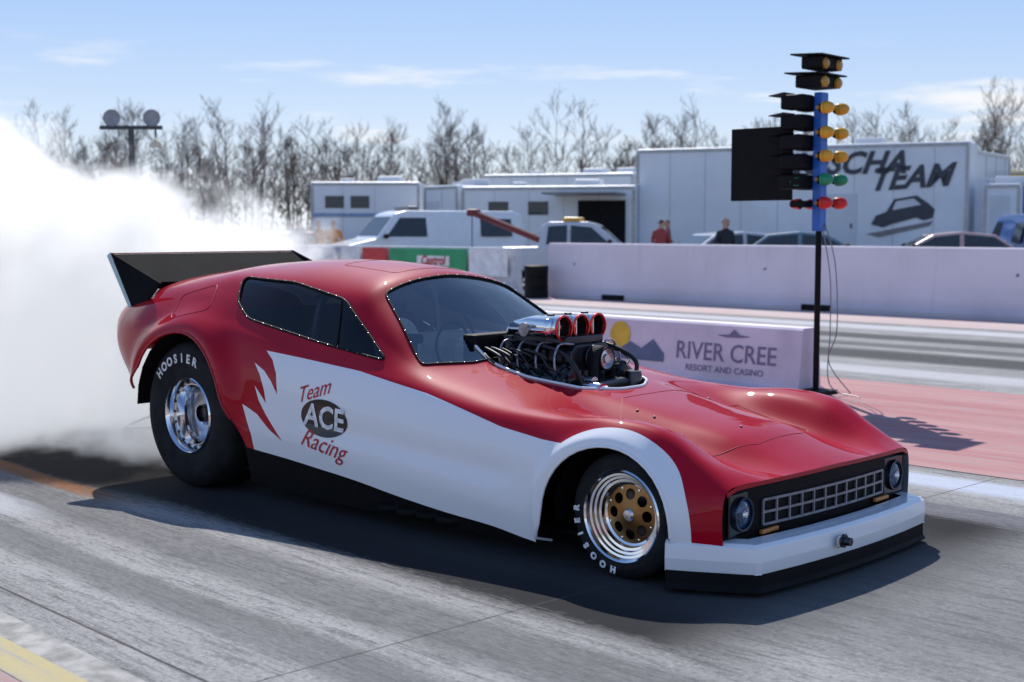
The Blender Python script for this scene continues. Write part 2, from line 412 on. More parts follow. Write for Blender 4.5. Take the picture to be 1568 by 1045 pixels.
# ---- nose
def nosep(y,z,dx=0.):
    return Vector((nose_skew(.53,y)+dx,y,z))
ys=np.linspace(-.755,.755,24)
v=[];f=[]
for y in ys:
    zt=float(np.interp(abs(y),[0,.56,.70,.755],[.466,.458,.452,.43]))
    v+=[nosep(y,zt,0),nosep(y,zt-.018,.002),nosep(y,zt-.026,-.03),nosep(y,.2,-.03)]
for i in range(23):
    for k in range(3):f.append((i*4+k,i*4+k+1,i*4+k+5,i*4+k+4))
o=mk('grille_panel',v,f,[M['red'],M['black']],car)
for i,p in enumerate(o.data.polygons):p.material_index=0 if i%3==0 else 1
grb=mat('grille_bar_metal',(.22,.23,.26),.4,.6,0,.2,20)
parts=[]
for z in(.262,.315,.368):
    for i in range(16):
        a=-.5+i/16;b=a+1/16
        p,q=nosep(a,z,-.022),nosep(b,z,-.022);d=q-p;an=math.atan2(d.y,d.x)
        parts.append(boxg((p+q)/2,(d.length,.008,.011),Matrix.Rotation(an,3,'Z')))
for i in range(12):
    y=-.5+i*1/11;parts.append(boxg(nosep(y,.315,-.022),(.008,.011,.106)))
V_,F_=joinm(parts);mk('grille_bars',V_,F_,grb,car)
hl=mat('headlight_blue_glass',(.03,.07,.14),.08,.3,.6,.8,40)
hr=mat('headlight_ring',(.04,.06,.09),.25,.8,0,.3,20)
for sd in(-1,1):
    c=nosep(sd*.635,.325,-.018)
    lathe('headlight',[(0,.014),(.03,.012),(.058,.002),(.062,-.002),(.064,.010),(.072,.012),(.076,-.01)],[hl,hr],car,'x',c,40,mats=[0,0,0,1,1,1])
    lathe('headlight_bulb',[(0,.022),(.012,.02),(.018,.012)],M['chrome'],car,'x',c,16)
    box('headlight_bezel',c+Vector((-.010,0,0)),(.01,.19,.18),M['blackg'],car,bevel=.01)
    box('turn_signal',nosep(sd*.47,.236,-.012),(.02,.13,.018),mat('amber_lens',(.6,.22,.05),.3),car,bevel=.004)
half=[(.29,.885),(.42,.83),(.55,.765),(.648,.712),(.66,.69),(.685,.45),(.70,.2),(.703,0)]
path=[(x+.045*(-y)*smooth01(x,.2,.6),-y) for x,y in half]+[(x+.045*y*smooth01(x,.2,.6),y) for x,y in half[::-1][1:]]
def sweep(name,prof,m,mats=None):
    v=[];n=len(path)
    for i,(x,y) in enumerate(path):
        a=Vector(path[max(i-1,0)]);b=Vector(path[min(i+1,n-1)]);t=(b-a).normalized();nrm=Vector((t.y,-t.x))
        for o_,z in prof:v.append((x+nrm.x*o_,y+nrm.y*o_,z))
    k=len(prof);f=[(i*k+j,i*k+j+1,(i+1)*k+j+1,(i+1)*k+j) for i in range(n-1) for j in range(k-1)]
    f+=[tuple(range(k)),tuple(range((n-1)*k,n*k))]
    return mk(name,v,f,m,car,bevel=.005)
sweep('front_bumper',[(-.10,.225),(-.018,.222),(0,.208),(.006,.15),(0,.098),(-.10,.098)],M['white'])
sweep('front_splitter',[(-.12,.097),(-.004,.097),(-.002,.04),(.012,.022),(.0,.018),(-.12,.018)],M['black'])
c=nosep(-.17,.165,.155)
lathe('bumper_tow_fitting',[(0,.03),(.018,.03),(.02,.0),(.03,0),(.03,-.01)],M['steel'],car,'x',c,20)
box('bumper_fitting_plate',c+Vector((-.012,0,0)),(.012,.09,.05),M['alu'],car,bevel=.004)
# ---- rear spoiler
v=[]
for y in(-.72,.72):
    v+=[(-3.78,y*.93,1.185),(-4.16,y,1.355),(-4.185,y,1.345),(-3.82,y*.93,1.14)]
mk('spoiler_blade',v,[(0,1,5,4),(1,2,6,5),(2,3,7,6),(0,4,7,3),(0,3,2,1),(4,5,6,7)],M['spoil'],car)
for sd in(-1,1):
    P=[(-4.175,1.365),(-3.62,1.185),(-3.83,1.00),(-3.92,1.03)]
    v=[(x,sd*(.725 if z>1.1 else .74),z) for x,z in P]+[(x,sd*(.74 if z>1.1 else .755),z) for x,z in P]
    mk('spoiler_end_plate',v,[(0,1,2,3),(7,6,5,4),(0,4,5,1),(1,5,6,2),(2,6,7,3),(3,7,4,0)],[M['spoil']],car)
    v=[(-4.175,sd*.742,1.367),(-4.225,sd*.735,1.345),(-3.96,sd*.735,.985),(-3.89,sd*.745,1.01)]
    mk('spoiler_edge_strip',v,[(0,1,2,3)],mat('pale_blue_strip',(.22,.38,.48),.3,.3),car)
tube('spoiler_lip',[(-4.165,y,1.360) for y in np.linspace(-.73,.73,10)],.004,M['red'],car)
# ---- wheels
def letters(s,r,a0,step,size,m,parent,y,cx,cz):
    for i,ch in enumerate(s):
        a=rad(a0-i*step)
        V_,F_=text_geo(ch,size,0,.003)
        rx,rz=math.cos(a),math.sin(a)
        up=Vector((rx,0,rz));rt=Vector((rz,0,-rx))
        mk('tyre_letter',[Vector((cx,y,cz))+up*(r+v_.y)+rt*v_.x for v_ in V_],F_,m,parent)
def rear_wheel(sd):
    w=empty('rear_wheel');w.parent=car;w.location=(-3.13,sd*.90,.43)
    k=-sd
    def L(n,prof,m,mats=None,seg=64):return lathe(n,[(r,k*h) for r,h in prof],m,w,'y',(0,0,0),seg,mats=mats)
    L('slick_tyre',[(.215,.03),(.225,.012),(.26,.0),(.33,-.012),(.385,.0),(.415,.02),(.43,.05),(.433,.2),(.43,.36),(.40,.42),(.3,.43),(.215,.40)],M['rubber'])
    L('rim_outer',[(.222,.02),(.226,.008),(.219,.0),(.212,.006),(.205,.03),(.200,.055),(.188,.06),(.183,.05),(.175,.05),(.165,.075),(.155,.10),(.15,.16),(.06,.17),(.055,.13),(.035,.12),(0,.12)],[M['alu'],M['chrome'],M['steel']],[1,1,1,1,1,0,0,0,1,1,1,0,0,2,2])
    parts=[]
    for i in range(20):
        a=2*math.pi*i/20;parts.append(boxg((.194*math.cos(a),k*.052,.194*math.sin(a)),(.012,.012,.012)))
    V_,F_=joinm(parts);mk('beadlock_bolts',V_,F_,M['steel'],w)
    for i in range(5):
        a=2*math.pi*i/5+.3;lathe('lug_nut',[(0,k*.14),(.012,k*.14),(.014,k*.165)],M['chrome'],w,'y',(.085*math.cos(a),0,.085*math.sin(a)),10)
    return w
def front_wheel(sd):
    w=empty('front_wheel');w.parent=car;w.location=(.02,sd*.845,.278)
    k=-sd
    def L(n,prof,m,mats=None,seg=64):return lathe(n,[(r,k*h) for r,h in prof],m,w,'y',(0,0,0),seg,mats=mats)
    L('front_tyre',[(.195,.02),(.205,.0),(.23,-.008),(.255,.0),(.27,.015),(.278,.035),(.278,.13),(.265,.15),(.2,.155)],M['rubber'])
    L('rim_outer',[(.203,.012),(.207,.0),(.200,-.006),(.192,.0),(.186,.02),(.176,.022),(.172,.035),(.162,.037),(.157,.05),(.146,.052),(.14,.07),(.13,.075),(.128,.10)],[M['chrome'],M['alu']],[0]*12)
    R0=.13;holes=[(.088*math.cos(2*math.pi*i/8),.088*math.sin(2*math.pi*i/8),.024) for i in range(8)]
    V_=[];F_=[]
    nr,na=26,192
    for i in range(nr+1):
        for j in range(na):
            r=.018+(R0-.018)*i/nr;a=2*math.pi*j/na;x,z=r*math.cos(a),r*math.sin(a)
            for hx,hz,hr_ in holes:
                d=math.hypot(x-hx,z-hz)
                if abs(d-hr_)<.0028:
                    x=hx+(x-hx)/d*hr_;z=hz+(z-hz)/d*hr_
            V_.append((x,k*(.085-.02*(1-i/nr)),z))
    for i in range(nr):
        for j in range(na):
            q=(i*na+j,i*na+(j+1)%na,(i+1)*na+(j+1)%na,(i+1)*na+j)
            cx=sum(V_[t][0] for t in q)/4;cz=sum(V_[t][2] for t in q)/4
            if all(math.hypot(cx-hx,cz-hz)>hr_ for hx,hz,hr_ in holes):F_.append(q)
    o=mk('wheel_centre',V_,F_,M['bronze'],w);so=o.modifiers.new('s','SOLIDIFY');so.thickness=.008
    L('hub_cap',[(0,.045),(.02,.047),(.028,.055),(.03,.075)],M['alu'])
    L('brake_disc',[(.02,.115),(.125,.115)],M['steel'])
    for i in range(8):
        a=2*math.pi*(i+.5)/8;lathe('rim_bolt',[(0,k*.07),(.006,k*.071),(.007,k*.085)],M['chrome'],w,'y',(.118*math.cos(a),0,.118*math.sin(a)),8)
    return w
for sd in(-1,1):
    rear_wheel(sd);front_wheel(sd)
letters('HOOSIER',.335,137,11,.07,M['letter'],car,-.9145,-3.13,.43)
letters('HOOSIER',.237,262,14,.040,M['letter'],car,-.8545,.02,.278)
for sd in(-1,1):
    v=[];f=[]
    for i in range(13):
        a=rad(180-15*i);v+=[(-3.15+.50*math.cos(a),sd*.90,.45+.47*math.sin(a)),(-3.15+.50*math.cos(a),sd*.42,.45+.47*math.sin(a))]
    for i in range(12):f.append((2*i,2*i+1,2*i+3,2*i+2))
    f.append(tuple(range(1,26,2)));mk('rear_wheel_tub',v,f,M['black'],car)
    v=[];f=[]
    for i in range(13):
        a=rad(190-16*i);v+=[(-.03+.345*math.cos(a),sd*.825,.25+.33*math.sin(a)),(-.03+.345*math.cos(a),sd*.60,.25+.33*math.sin(a))]
    for i in range(12):f.append((2*i,2*i+1,2*i+3,2*i+2))
    f.append(tuple(range(1,26,2)));mk('front_wheel_tub',v,f,M['black'],car)
    tube('chassis_rail',[(-3.9,sd*.33,.25),(-2.5,sd*.36,.16),(.4,sd*.3,.16)],.022,M['steel'],car)
    for i in range(4):tube('exhaust_pipe',catmull([(-.9+.15*i,sd*.3,.5),(-1.05+.14*i,sd*.6,.3),(-1.35+.14*i,sd*.80,.13),(-1.5+.14*i,sd*.865,.105)]),.026,M['black'],car)
box('floor_pan',(-1.6,0,.14),(3.6,1.5,.02),M['black'],car)
lathe('rear_axle',[(.05,-.8),(.05,.8)],M['steel'],car,'y',(-3.13,0,.43),16)
lathe('front_axle',[(.02,-.75),(.02,.75)],M['steel'],car,'y',(.02,0,.278),12)
for y in(-.45,-.15,.15,.45):
    tube('wheelie_bar',[(-3.3,y*1.2,.32),(-4.75,y*.6,.13)],.014,M['alu'],car)
    tube('wheelie_bar_upper',[(-3.4,y*1.2,.52),(-4.75,y*.6,.15)],.011,M['alu'],car)
for y in(-.27,.27):lathe('wheelie_wheel',[(0,-.02),(.05,-.02),(.06,0),(.05,.02),(0,.02)],M['rubber'],car,'y',(-4.78,y,.075),20)
# ---- cockpit
box('cockpit_floor',(-2.3,0,.42),(1.9,1.5,.02),M['grey'],car)
box('rear_bulkhead',(-2.95,0,.75),(.02,1.4,.6),M['black'],car)
lathe('injector_dust_cover',[(0,.03),(.12,.03),(.15,0),(.15,-.05)],M['tan'],car,'x',(-1.90,-.34,.88),28)
box('dash_tin',(-1.58,.1,.72),(.36,1.1,.05),M['grey'],car,bevel=.02)
box('driver_tub_panel',(-2.0,.25,.70),(.5,.5,.42),M['tan'],car,bevel=.06)
box('driver_seat',(-2.35,0,.72),(.14,.48,.62),M['black'],car,R=Matrix.Rotation(rad(-12),3,'Y'),bevel=.05)
box('seat_base',(-2.12,0,.48),(.42,.46,.14),M['black'],car,bevel=.04)
lathe('steering_wheel',[(.13,-.01),(.14,0),(.13,.01),(.12,0),(.13,-.01)],M['black'],car,'x',(-1.83,0,.86),28)
for sd in(-1,1):
    tube('roll_cage_hoop',catmull([(-2.45,sd*.55,.4),(-2.45,sd*.5,.9),(-2.42,sd*.38,1.2),(-2.42,0,1.24)]),.02,M['frame'],car)
    tube('roll_cage_front',catmull([(-1.7,sd*.62,.45),(-1.78,sd*.6,.8),(-2.05,sd*.48,1.12),(-2.42,sd*.38,1.2)]),.018,M['frame'],car)
    tube('roll_cage_brace',[(-2.45,sd*.5,.95),(-2.9,sd*.42,.5)],.018,M['frame'],car)
    tube('roll_cage_diagonal',[(-2.45,sd*.52,.65),(-1.75,sd*.61,.7)],.018,M['frame'],car)
tube('windshield_strut',[(-1.5,-.1,.85),(-1.75,-.06,1.15)],.008,M['black'],car)
box('cockpit_camera',(-1.70,-.42,.93),(.09,.05,.05),M['black'],car,bevel=.01)
tube('camera_stalk',[(-1.70,-.42,.78),(-1.70,-.42,.92)],.016,M['black'],car)
# ---- engine
eng=empty('supercharged_engine');eng.parent=car
box('engine_block',(-1.0,0,.58),(.62,.34,.34),M['steel'],eng,bevel=.02)
box('firewall_box',(-1.40,0,.845),(.10,.62,.23),M['black'],eng,bevel=.01)
box('engine_bay_floor',(-1.0,0,.45),(1.0,.8,.02),M['black'],eng)
for sd in(-1,1):
    R_=Matrix.Rotation(rad(sd*-38),3,'X')
    box('cylinder_head',(-1.02,sd*.19,.70),(.52,.16,.12),M['black'],eng,R=R_,bevel=.01)
    box('valve_cover',(-1.02,sd*.235,.765),(.52,.13,.09),M['blackg'],eng,R=R_,bevel=.025)
    for i in range(5):box('valve_cover_rib',(-1.22+i*.1,sd*.262,.80),(.012,.11,.012),M['steel'],eng,R=R_)
    for i in range(4):
        x=-1.21+.125*i
        tube('fuel_line',catmull([(x,sd*.13,.93),(x-.02,sd*.22,.93),(x-.01,sd*.27,.85),(x,sd*.25,.74)]),.006,M['braid'],eng)
        tube('spark_lead',catmull([(x+.03,sd*.26,.79),(x+.0,sd*.33,.83),(x-.12,sd*.27,.88),(-1.33,sd*.1,.86)]),.005,M['hose'],eng)
    tube('coolant_hose',catmull([(-.72,sd*.2,.7),(-.72,sd*.25,.82),(-.86,sd*.22,.90),(-1.1,sd*.2,.93)]),.012,M['hose'],eng)
L0,L1=-1.24,-.82
prof=[(-.15,.80),(-.17,.84),(-.165,.89),(-.12,.925),(.12,.925),(.165,.89),(.17,.84),(.15,.80)]
v=[(L0,y,z) for y,z in prof]+[(L1,y,z) for y,z in prof];k=8
mk('blower_case',v,[(i,(i+1)%k,k+(i+1)%k,k+i) for i in range(k)]+[tuple(range(k)),tuple(range(k,2*k))],M['steel'],eng,bevel=.008)
for i in range(7):box('blower_rib',(-1.2+i*.055,0,.86),(.012,.352,.10),M['black'],eng)
box('intake_manifold',(-1.02,0,.765),(.44,.24,.08),M['steel'],eng,bevel=.01)
box('injector_base',(-1.05,0,.945),(.38,.30,.045),M['steel'],eng,bevel=.01)
sec=[(-1.27,.16,.955,1.0),(-1.22,.19,.955,1.045),(-1.1,.205,.955,1.068),(-.97,.212,.955,1.068),(-.93,.212,.957,1.066)]
v=[];m_=12
for x,w_,z0,z1 in sec:
    for j in range(m_*2):
        a=2*math.pi*j/(2*m_);ca,sa=math.cos(a),math.sin(a)
        e=.45;v.append((x,w_*math.copysign(abs(ca)**e,ca),(z0+z1)/2+(z1-z0)/2*math.copysign(abs(sa)**e,sa)))
K=2*m_
mk('injector_hat',v,[(i*K+j,i*K+(j+1)%K,(i+1)*K+(j+1)%K,(i+1)*K+j) for i in range(4) for j in range(K)]+[tuple(range(K)),tuple(range(4*K,5*K))],M['chrome'],eng,True)
for y in(-.14,0,.14):
    lathe('injector_throat',[(.058,-.03),(.061,.03),(.068,.036),(.068,.044),(.059,.046),(.055,.03),(.053,-.01),(0,-.004)],[M['chrome'],M['redan'],M['black'],mat('orange_butterfly',(.55,.10,.03),.3,.6)],eng,'x',(-.93,y,1.010),32,mats=[0,1,1,1,1,2,3])
    tube('butterfly_shaft',[(-.925,y,.955),(-.925,y,1.06)],.006,M['chrome'],eng)
    box('injector_bolt_boss',(-1.03,y+.06,1.070),(.04,.02,.012),M['steel'],eng,bevel=.003)
tube('throttle_linkage',[(-1.2,-.22,1.0),(-.95,-.225,1.0)],.007,M['chrome'],eng)
lathe('linkage_bell',[(0,-.02),(.035,-.02),(.035,.0),(0,0)],M['braid'],eng,'y',(-1.08,-.22,1.0),16)
for z,r,y in((.855,.062,.0),(.62,.085,.0)):
    lathe('drive_pulley',[(0,.075),(r*.35,.075),(r*.4,.06),(r*.8,.055),(r*.85,.075),(r,.075),(r,-.01),(r*1.07,-.01),(r*1.07,-.016)],[M['alu'],M['black']],eng,'x',(-.79,y,z),40,mats=[0,0,0,0,1,1,0,0])
lathe('idler_pulley',[(0,.07),(.03,.07),(.03,0),(.036,0)],M['alu'],eng,'x',(-.79,-.1,.74),24)
pts=[]
for i in range(17):a=rad(0+180*i/16);pts.append((.066*math.cos(a),.855+.066*math.sin(a)))
for i in range(17):a=rad(180+180*i/16);pts.append((.089*math.cos(a),.62+.089*math.sin(a)))
nP=len(pts);v=[(-.785,y,z) for y,z in pts]+[(-.722,y,z) for y,z in pts]
o=mk('blower_belt',v,[(i,(i+1)%nP,nP+(i+1)%nP,nP+i) for i in range(nP)],M['rubber'],eng,True);o.modifiers.new('s','SOLIDIFY').thickness=.006
lathe('fuel_pump',[(0,.12),(.05,.12),(.055,.1),(.055,0)],M['chrome'],eng,'x',(-.73,-.17,.70),28)
lathe('magneto',[(0,.15),(.05,.15),(.06,.12),(.06,0)],M['blackg'],eng,'z',(-1.31,-.08,.80),24)
lathe('breather_can',[(0,.1),(.04,.1),(.045,.08),(.045,0)],M['steel'],eng,'z',(-.70,.2,.68),24)
for i in range(10):
    a=random.uniform(-.3,.0);x=random.uniform(-1.35,-.8)
    tube('wiring_hose',catmull([(x,a*.9,.74+.1*random.random()),(x+.08,a-.03,.84+.05*random.random()),(x-.1,a*.8-.04,.88+.03*random.random()),(x-.15,a*.5,.82)]),random.choice([.005,.006,.008]),random.choice([M['hose'],M['braid'],M['hose'],M['hose']]),eng)
# ------------------------------------------------------------------ ground & track
def concrete():
    m,nt,b=nm('track_concrete');tc=nd(nt,'ShaderNodeTexCoord');o=tc.outputs['Object']
    sp=nd(nt,'ShaderNodeSeparateXYZ');nt.links.new(o,sp.inputs[0]);S,Nn=sp.outputs[0],sp.outputs[1]
    n1=noise(nt,o,1,5,.6,(.35,3.2,1));n2=noise(nt,o,1,5,.65,(1.6,20,1));n3=noise(nt,o,45,5,.8);n4=noise(nt,o,.9,5,.6)
    n5=noise(nt,o,1,5,.75,(11,55,1));n7=noise(nt,o,1,4,.7,(4,14,1))
    col=mixc(nt,sstep(nt,n1,.3,.7),(.29,.285,.275),(.42,.41,.395))
    col=mixc(nt,mth(nt,'MULTIPLY',sstep(nt,n4,.45,.7),.4),col,(.24,.235,.23))
    col=mixc(nt,mth(nt,'MULTIPLY',sstep(nt,n2,.50,.66),.6),col,(.11,.11,.112))
    col=mixc(nt,mth(nt,'MULTIPLY',sstep(nt,n7,.52,.68),.55),col,(.14,.14,.14))
    col=mixc(nt,mth(nt,'MULTIPLY',sstep(nt,n5,.53,.64),.6),col,(.09,.09,.09))
    col=mixc(nt,mth(nt,'MULTIPLY',sstep(nt,n3,.52,.66),.5),col,(.58,.565,.54))
    col=mixc(nt,mth(nt,'MULTIPLY',sstep(nt,n3,.48,.34),.6),col,(.12,.12,.12))
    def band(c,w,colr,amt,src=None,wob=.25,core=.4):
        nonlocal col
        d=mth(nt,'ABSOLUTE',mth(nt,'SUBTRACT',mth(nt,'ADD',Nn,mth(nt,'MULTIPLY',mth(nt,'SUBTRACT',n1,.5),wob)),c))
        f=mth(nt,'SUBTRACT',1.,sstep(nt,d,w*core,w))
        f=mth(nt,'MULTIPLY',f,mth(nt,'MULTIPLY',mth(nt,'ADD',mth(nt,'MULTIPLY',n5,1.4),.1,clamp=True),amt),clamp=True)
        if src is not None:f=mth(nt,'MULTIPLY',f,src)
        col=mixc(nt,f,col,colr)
    back=sstep(nt,S,-2.6,-3.6)
    # laid rubber; first band also paints the car's shadow into the ground colour
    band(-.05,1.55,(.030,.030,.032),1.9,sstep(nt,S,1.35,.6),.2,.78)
    band(-.1,1.25,(.14,.14,.142),.6)
    band(-1.15,.55,(.035,.031,.028),1.7,back);band(-1.6,.11,(.26,.11,.04),1.1,back)
    band(-1.85,.28,(.13,.13,.13),.85);band(-2.4,.16,(.15,.15,.15),.8);band(-2.1,.14,(.58,.60,.64),.7,back)
    band(2.25,.26,(.55,.60,.70),1.0);band(1.5,.2,(.11,.11,.13),.9)
    band(9.2,.7,(.08,.08,.08),1.2);band(10.4,.35,(.12,.12,.12),1.);band(11.6,.5,(.10,.10,.10),1.2);band(7.6,.5,(.62,.62,.64),.7);band(13.2,.5,(.6,.6,.62),.9)
    fr=mth(nt,'ABSOLUTE',mth(nt,'SUBTRACT',mth(nt,'FRACT',mth(nt,'DIVIDE',mth(nt,'ADD',S,2.9),6.)),.5))
    j=mth(nt,'LESS_THAN',fr,.0009);col=mixc(nt,mth(nt,'MULTIPLY',j,mth(nt,'ADD',n2,.2)),col,(.07,.07,.07))
    j2=mth(nt,'LESS_THAN',mth(nt,'ABSOLUTE',mth(nt,'ADD',Nn,2.83)),.007);col=mixc(nt,mth(nt,'MULTIPLY',j2,.8),col,(.07,.06,.06))
    nt.links.new(col,b.inputs['Base Color']);b.inputs['Roughness'].default_value=.9;b.inputs['Specular IOR Level'].default_value=.08
    bp=nd(nt,'ShaderNodeBump');bp.inputs['Strength'].default_value=.7;bp.inputs['Distance'].default_value=.008
    nt.links.new(mth(nt,'ADD',n3,n5),bp.inputs['Height']);nt.links.new(bp.outputs[0],b.inputs['Normal'])
    return m
def paintmat(name,c1,c2,worn=(.35,.33,.32)):
    m,nt,b=nm(name);tc=nd(nt,'ShaderNodeTexCoord');o=tc.outputs['Object']
    n1=noise(nt,o,1,5,.6,(.25,3.5,1));n2=noise(nt,o,1,4,.65,(1.5,24,1));n3=noise(nt,o,30,3,.7)
    col=mixc(nt,sstep(nt,n1,.3,.7),c1,c2);col=mixc(nt,mth(nt,'MULTIPLY',sstep(nt,n2,.48,.68),.7),col,worn)
    col=mixc(nt,mth(nt,'MULTIPLY',sstep(nt,n3,.45,.8),.45),col,worn)
    nt.links.new(col,b.inputs['Base Color']);b.inputs['Roughness'].default_value=.85;b.inputs['Specular IOR Level'].default_value=.2;return m
def sheet(name,s0,s1,n0,n1,z,m):
    return mk(name,[(s0,n0,0),(s1,n0,0),(s1,n1,0),(s0,n1,0)],[(0,1,2,3)],m,None,loc=(0,0,z),rz=TA)
gm,gnt,gb=nm('dry_grass_ground')
_tc=nd(gnt,'ShaderNodeTexCoord');_n=noise(gnt,_tc.outputs['Object'],.15,6,.6)
gnt.links.new(mixc(gnt,_n,(.20,.17,.10),(.10,.12,.05)),gb.inputs['Base Color']);gb.inputs['Roughness'].default_value=.95
sheet('ground',-2500,2500,-2500,2500,-.008,gm)
sheet('paddock_pavement',-160,160,16.5,90,-.004,mat('paddock_asphalt',(.13,.13,.13),.9,0,0,.3,.6))
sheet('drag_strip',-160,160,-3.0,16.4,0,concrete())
sheet('red_apron',-14,60,2.62,6.65,.004,paintmat('faded_red_paint',(.40,.155,.155),(.47,.25,.24)))
sheet('pink_verge',-60,60,14.0,15.95,.004,paintmat('faded_pink_paint',(.52,.37,.35),(.58,.48,.46)))
sheet('yellow_line',-60,60,-3.28,-3.12,.004,paintmat('yellow_paint',(.50,.40,.15),(.48,.42,.26)))
sheet('near_shoulder',-60,60,-3.14,-2.98,.002,mat('shoulder_concrete',(.32,.31,.29),.85,0,0,.35,9))
sheet('near_apron',-60,60,-9,-3.28,.002,paintmat('faded_red_near',(.42,.17,.16),(.40,.28,.27)))
# ------------------------------------------------------------------ barriers
def wallmat():
    m,nt,b=nm('painted_concrete_wall');tc=nd(nt,'ShaderNodeTexCoord');o=tc.outputs['Object']
    sp=nd(nt,'ShaderNodeSeparateXYZ');nt.links.new(o,sp.inputs[0])
    st=noise(nt,o,1,5,.6,(5,1,.5));bl_=noise(nt,o,.7,5,.6)
    col=mixc(nt,sstep(nt,bl_,.35,.7),(.80,.71,.77),(.72,.63,.68))
    col=mixc(nt,mth(nt,'MULTIPLY',sstep(nt,st,.55,.75),.30),col,(.45,.40,.42))
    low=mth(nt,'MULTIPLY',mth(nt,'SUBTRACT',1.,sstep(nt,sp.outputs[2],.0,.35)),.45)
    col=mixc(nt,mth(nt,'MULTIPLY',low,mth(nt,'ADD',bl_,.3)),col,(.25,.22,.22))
    nt.links.new(col,b.inputs['Base Color']);b.inputs['Roughness'].default_value=.8;return m
wallm=wallmat()
def barrier(name,s0,s1,n,h,wb,wt,m,joint=3.,toe=.18):
    e=empty(name,trk(0,n),TA);parts=[];s=s0
    while s<s1-.01:
        e1=min(s+joint,s1)-.012
        prof=[(-wb/2,0),(-wb/2,toe*.4),(-wt/2-.05,toe),(-wt/2,h-.02),(-wt/2+.02,h),(wt/2-.02,h),(wt/2,h-.02),(wt/2+.05,toe),(wb/2,toe*.4),(wb/2,0)]
        v=[(s,a,b) for a,b in prof]+[(e1,a,b) for a,b in prof];q=len(prof)
        parts.append((v,[(i,(i+1)%q,q+(i+1)%q,q+i) for i in range(q)]+[tuple(range(q)),tuple(range(q,2*q))]));s+=joint
    V_,F_=joinm(parts);mk('wall_sections',V_,F_,m,e);return e
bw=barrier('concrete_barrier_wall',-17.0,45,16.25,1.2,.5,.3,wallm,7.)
for s in range(-15,40,5):
    box('lifting_slot',(s,-.262,.06),(.6,.06,.12),M['black'],bw,bevel=.01)
    box('drain_pin',(s-1.2,-.168,.75),(.05,.02,.05),M['frame'],bw)
bl=barrier('concrete_barrier_wall',-60,-18.2,16.3,1.08,.4,.22,mat('old_wall',(.6,.6,.62),.8),4.)
for s0,s1,c in((-19.6,-18.3,(.75,.75,.75)),(-22.6,-19.7,(.02,.30,.12)),(-23.7,-22.7,(.55,.03,.03)),(-24.6,-23.8,(.7,.7,.7)),(-33,-24.8,(.05,.08,.25)),(-42,-33.2,(.5,.05,.05))):
    box('sponsor_banner',((s0+s1)/2,-.235,.72),(s1-s0,.02,.62),mat('banner',c,.5),bl)
box('banner_tag',(-20.9,-.25,.74),(1.2,.012,.24),mat('bt',(.75,.75,.72),.5),bl);text_on('banner_text','Castrol',.3,M['redlet'],bl,(-20.9,-.26,.74),(1,0,0),(0,0,1),.2,.01)
bb=empty('black_barrel',trk(-16.9,15.6));lathe('drum',[(0,.72),(.24,.72),(.27,.70),(.26,.48),(.275,.46),(.26,.44),(.26,.26),(.275,.24),(.26,.22),(.27,0)],M['black'],bb,'z',(0,0,0),24)
sb=barrier('sponsor_sign_barrier',-9,-3.12,5.45,.6,.5,.26,mat('lilac_white_paint',(.68,.60,.69),.6,0,0,.10,2),6.,.05)
pur=mat('purple_lettering',(.20,.17,.28),.6)
def sface(z):return -(.18+(.13-.18)*((z-.05)/.53))-.006
text_on('sign_text','RIVER CREE',.245,pur,sb,(-4.0,sface(.31),.31),(.96,0,0),(0,.094,1),0,.002)
text_on('sign_subtext','RESORT AND CASINO',.085,pur,sb,(-4.0,sface(.15),.15),(1.1,0,0),(0,.094,1),0,.001)
yl=mat('sun_yellow',(.70,.45,.03),.5)
mk('sign_sun',[(-5.35+.14*math.cos(i*math.pi/16),sface(.42+.14*math.sin(i*math.pi/16))-.001,.42+.14*math.sin(i*math.pi/16)) for i in range(32)],[tuple(range(32))],yl,sb)
pp=[(-5.75,.22),(-5.5,.34),(-5.35,.28),(-5.2,.36),(-5.05,.3),(-4.9,.4),(-4.75,.26),(-4.75,.18),(-5.75,.18)]
mk('sign_hills',[(a,sface(b)-.004,b) for a,b in pp],[tuple(range(9))],mat('sign_teal',(.10,.14,.25),.5),sb)
pp=[(-4.1,.49),(-3.95,.50),(-3.9,.55),(-3.83,.50),(-3.7,.49),(-3.8,.475),(-4.0,.47)]
mk('sign_eagle',[(a,sface(b)-.004,b) for a,b in pp],[tuple(range(7))],pur,sb)
# ------------------------------------------------------------------ starting light tree
xt=empty('starting_light_tree',from_cam(2.80,12.25),0)
lathe('pole',[(.028,0),(.028,1.55),(0,1.55)],M['black'],xt,'z',(0,0,0),16)
box('pole_base',(0,0,.02),(.3,.3,.04),M['black'],xt,bevel=.01)
box('column',(0,0,2.12),(.08,.13,1.25),mat('blue_column',(.01,.12,.50),.4),xt,bevel=.01)
def hood(z,w,d,dx=0):
    box('head_box',(dx,0,z),(d,w,.11),M['black'],xt,bevel=.015)
    box('head_roof',(dx-.02,0,z+.068),(d+.12,w+.10,.014),M['black'],xt,R=Matrix.Rotation(rad(3),3,'Y'))
hood(3.00,.40,.20);hood(2.84,.36,.26,-.04)
for y in(-.12,.12):
    for z in(2.99,2.83):lathe('head_lens',[(.05,0),(.05,.03),(.03,.05),(0,.055)],mat('amber_head',(.40,.22,.03),.3),xt,'x',(.08,y,z),20)
am=mat('amber_lens_tree',(.72,.36,.02),.3);gr=mat('green_lens',(.01,.25,.12),.3);rd=mat('red_lens',(.65,.02,.02),.3)
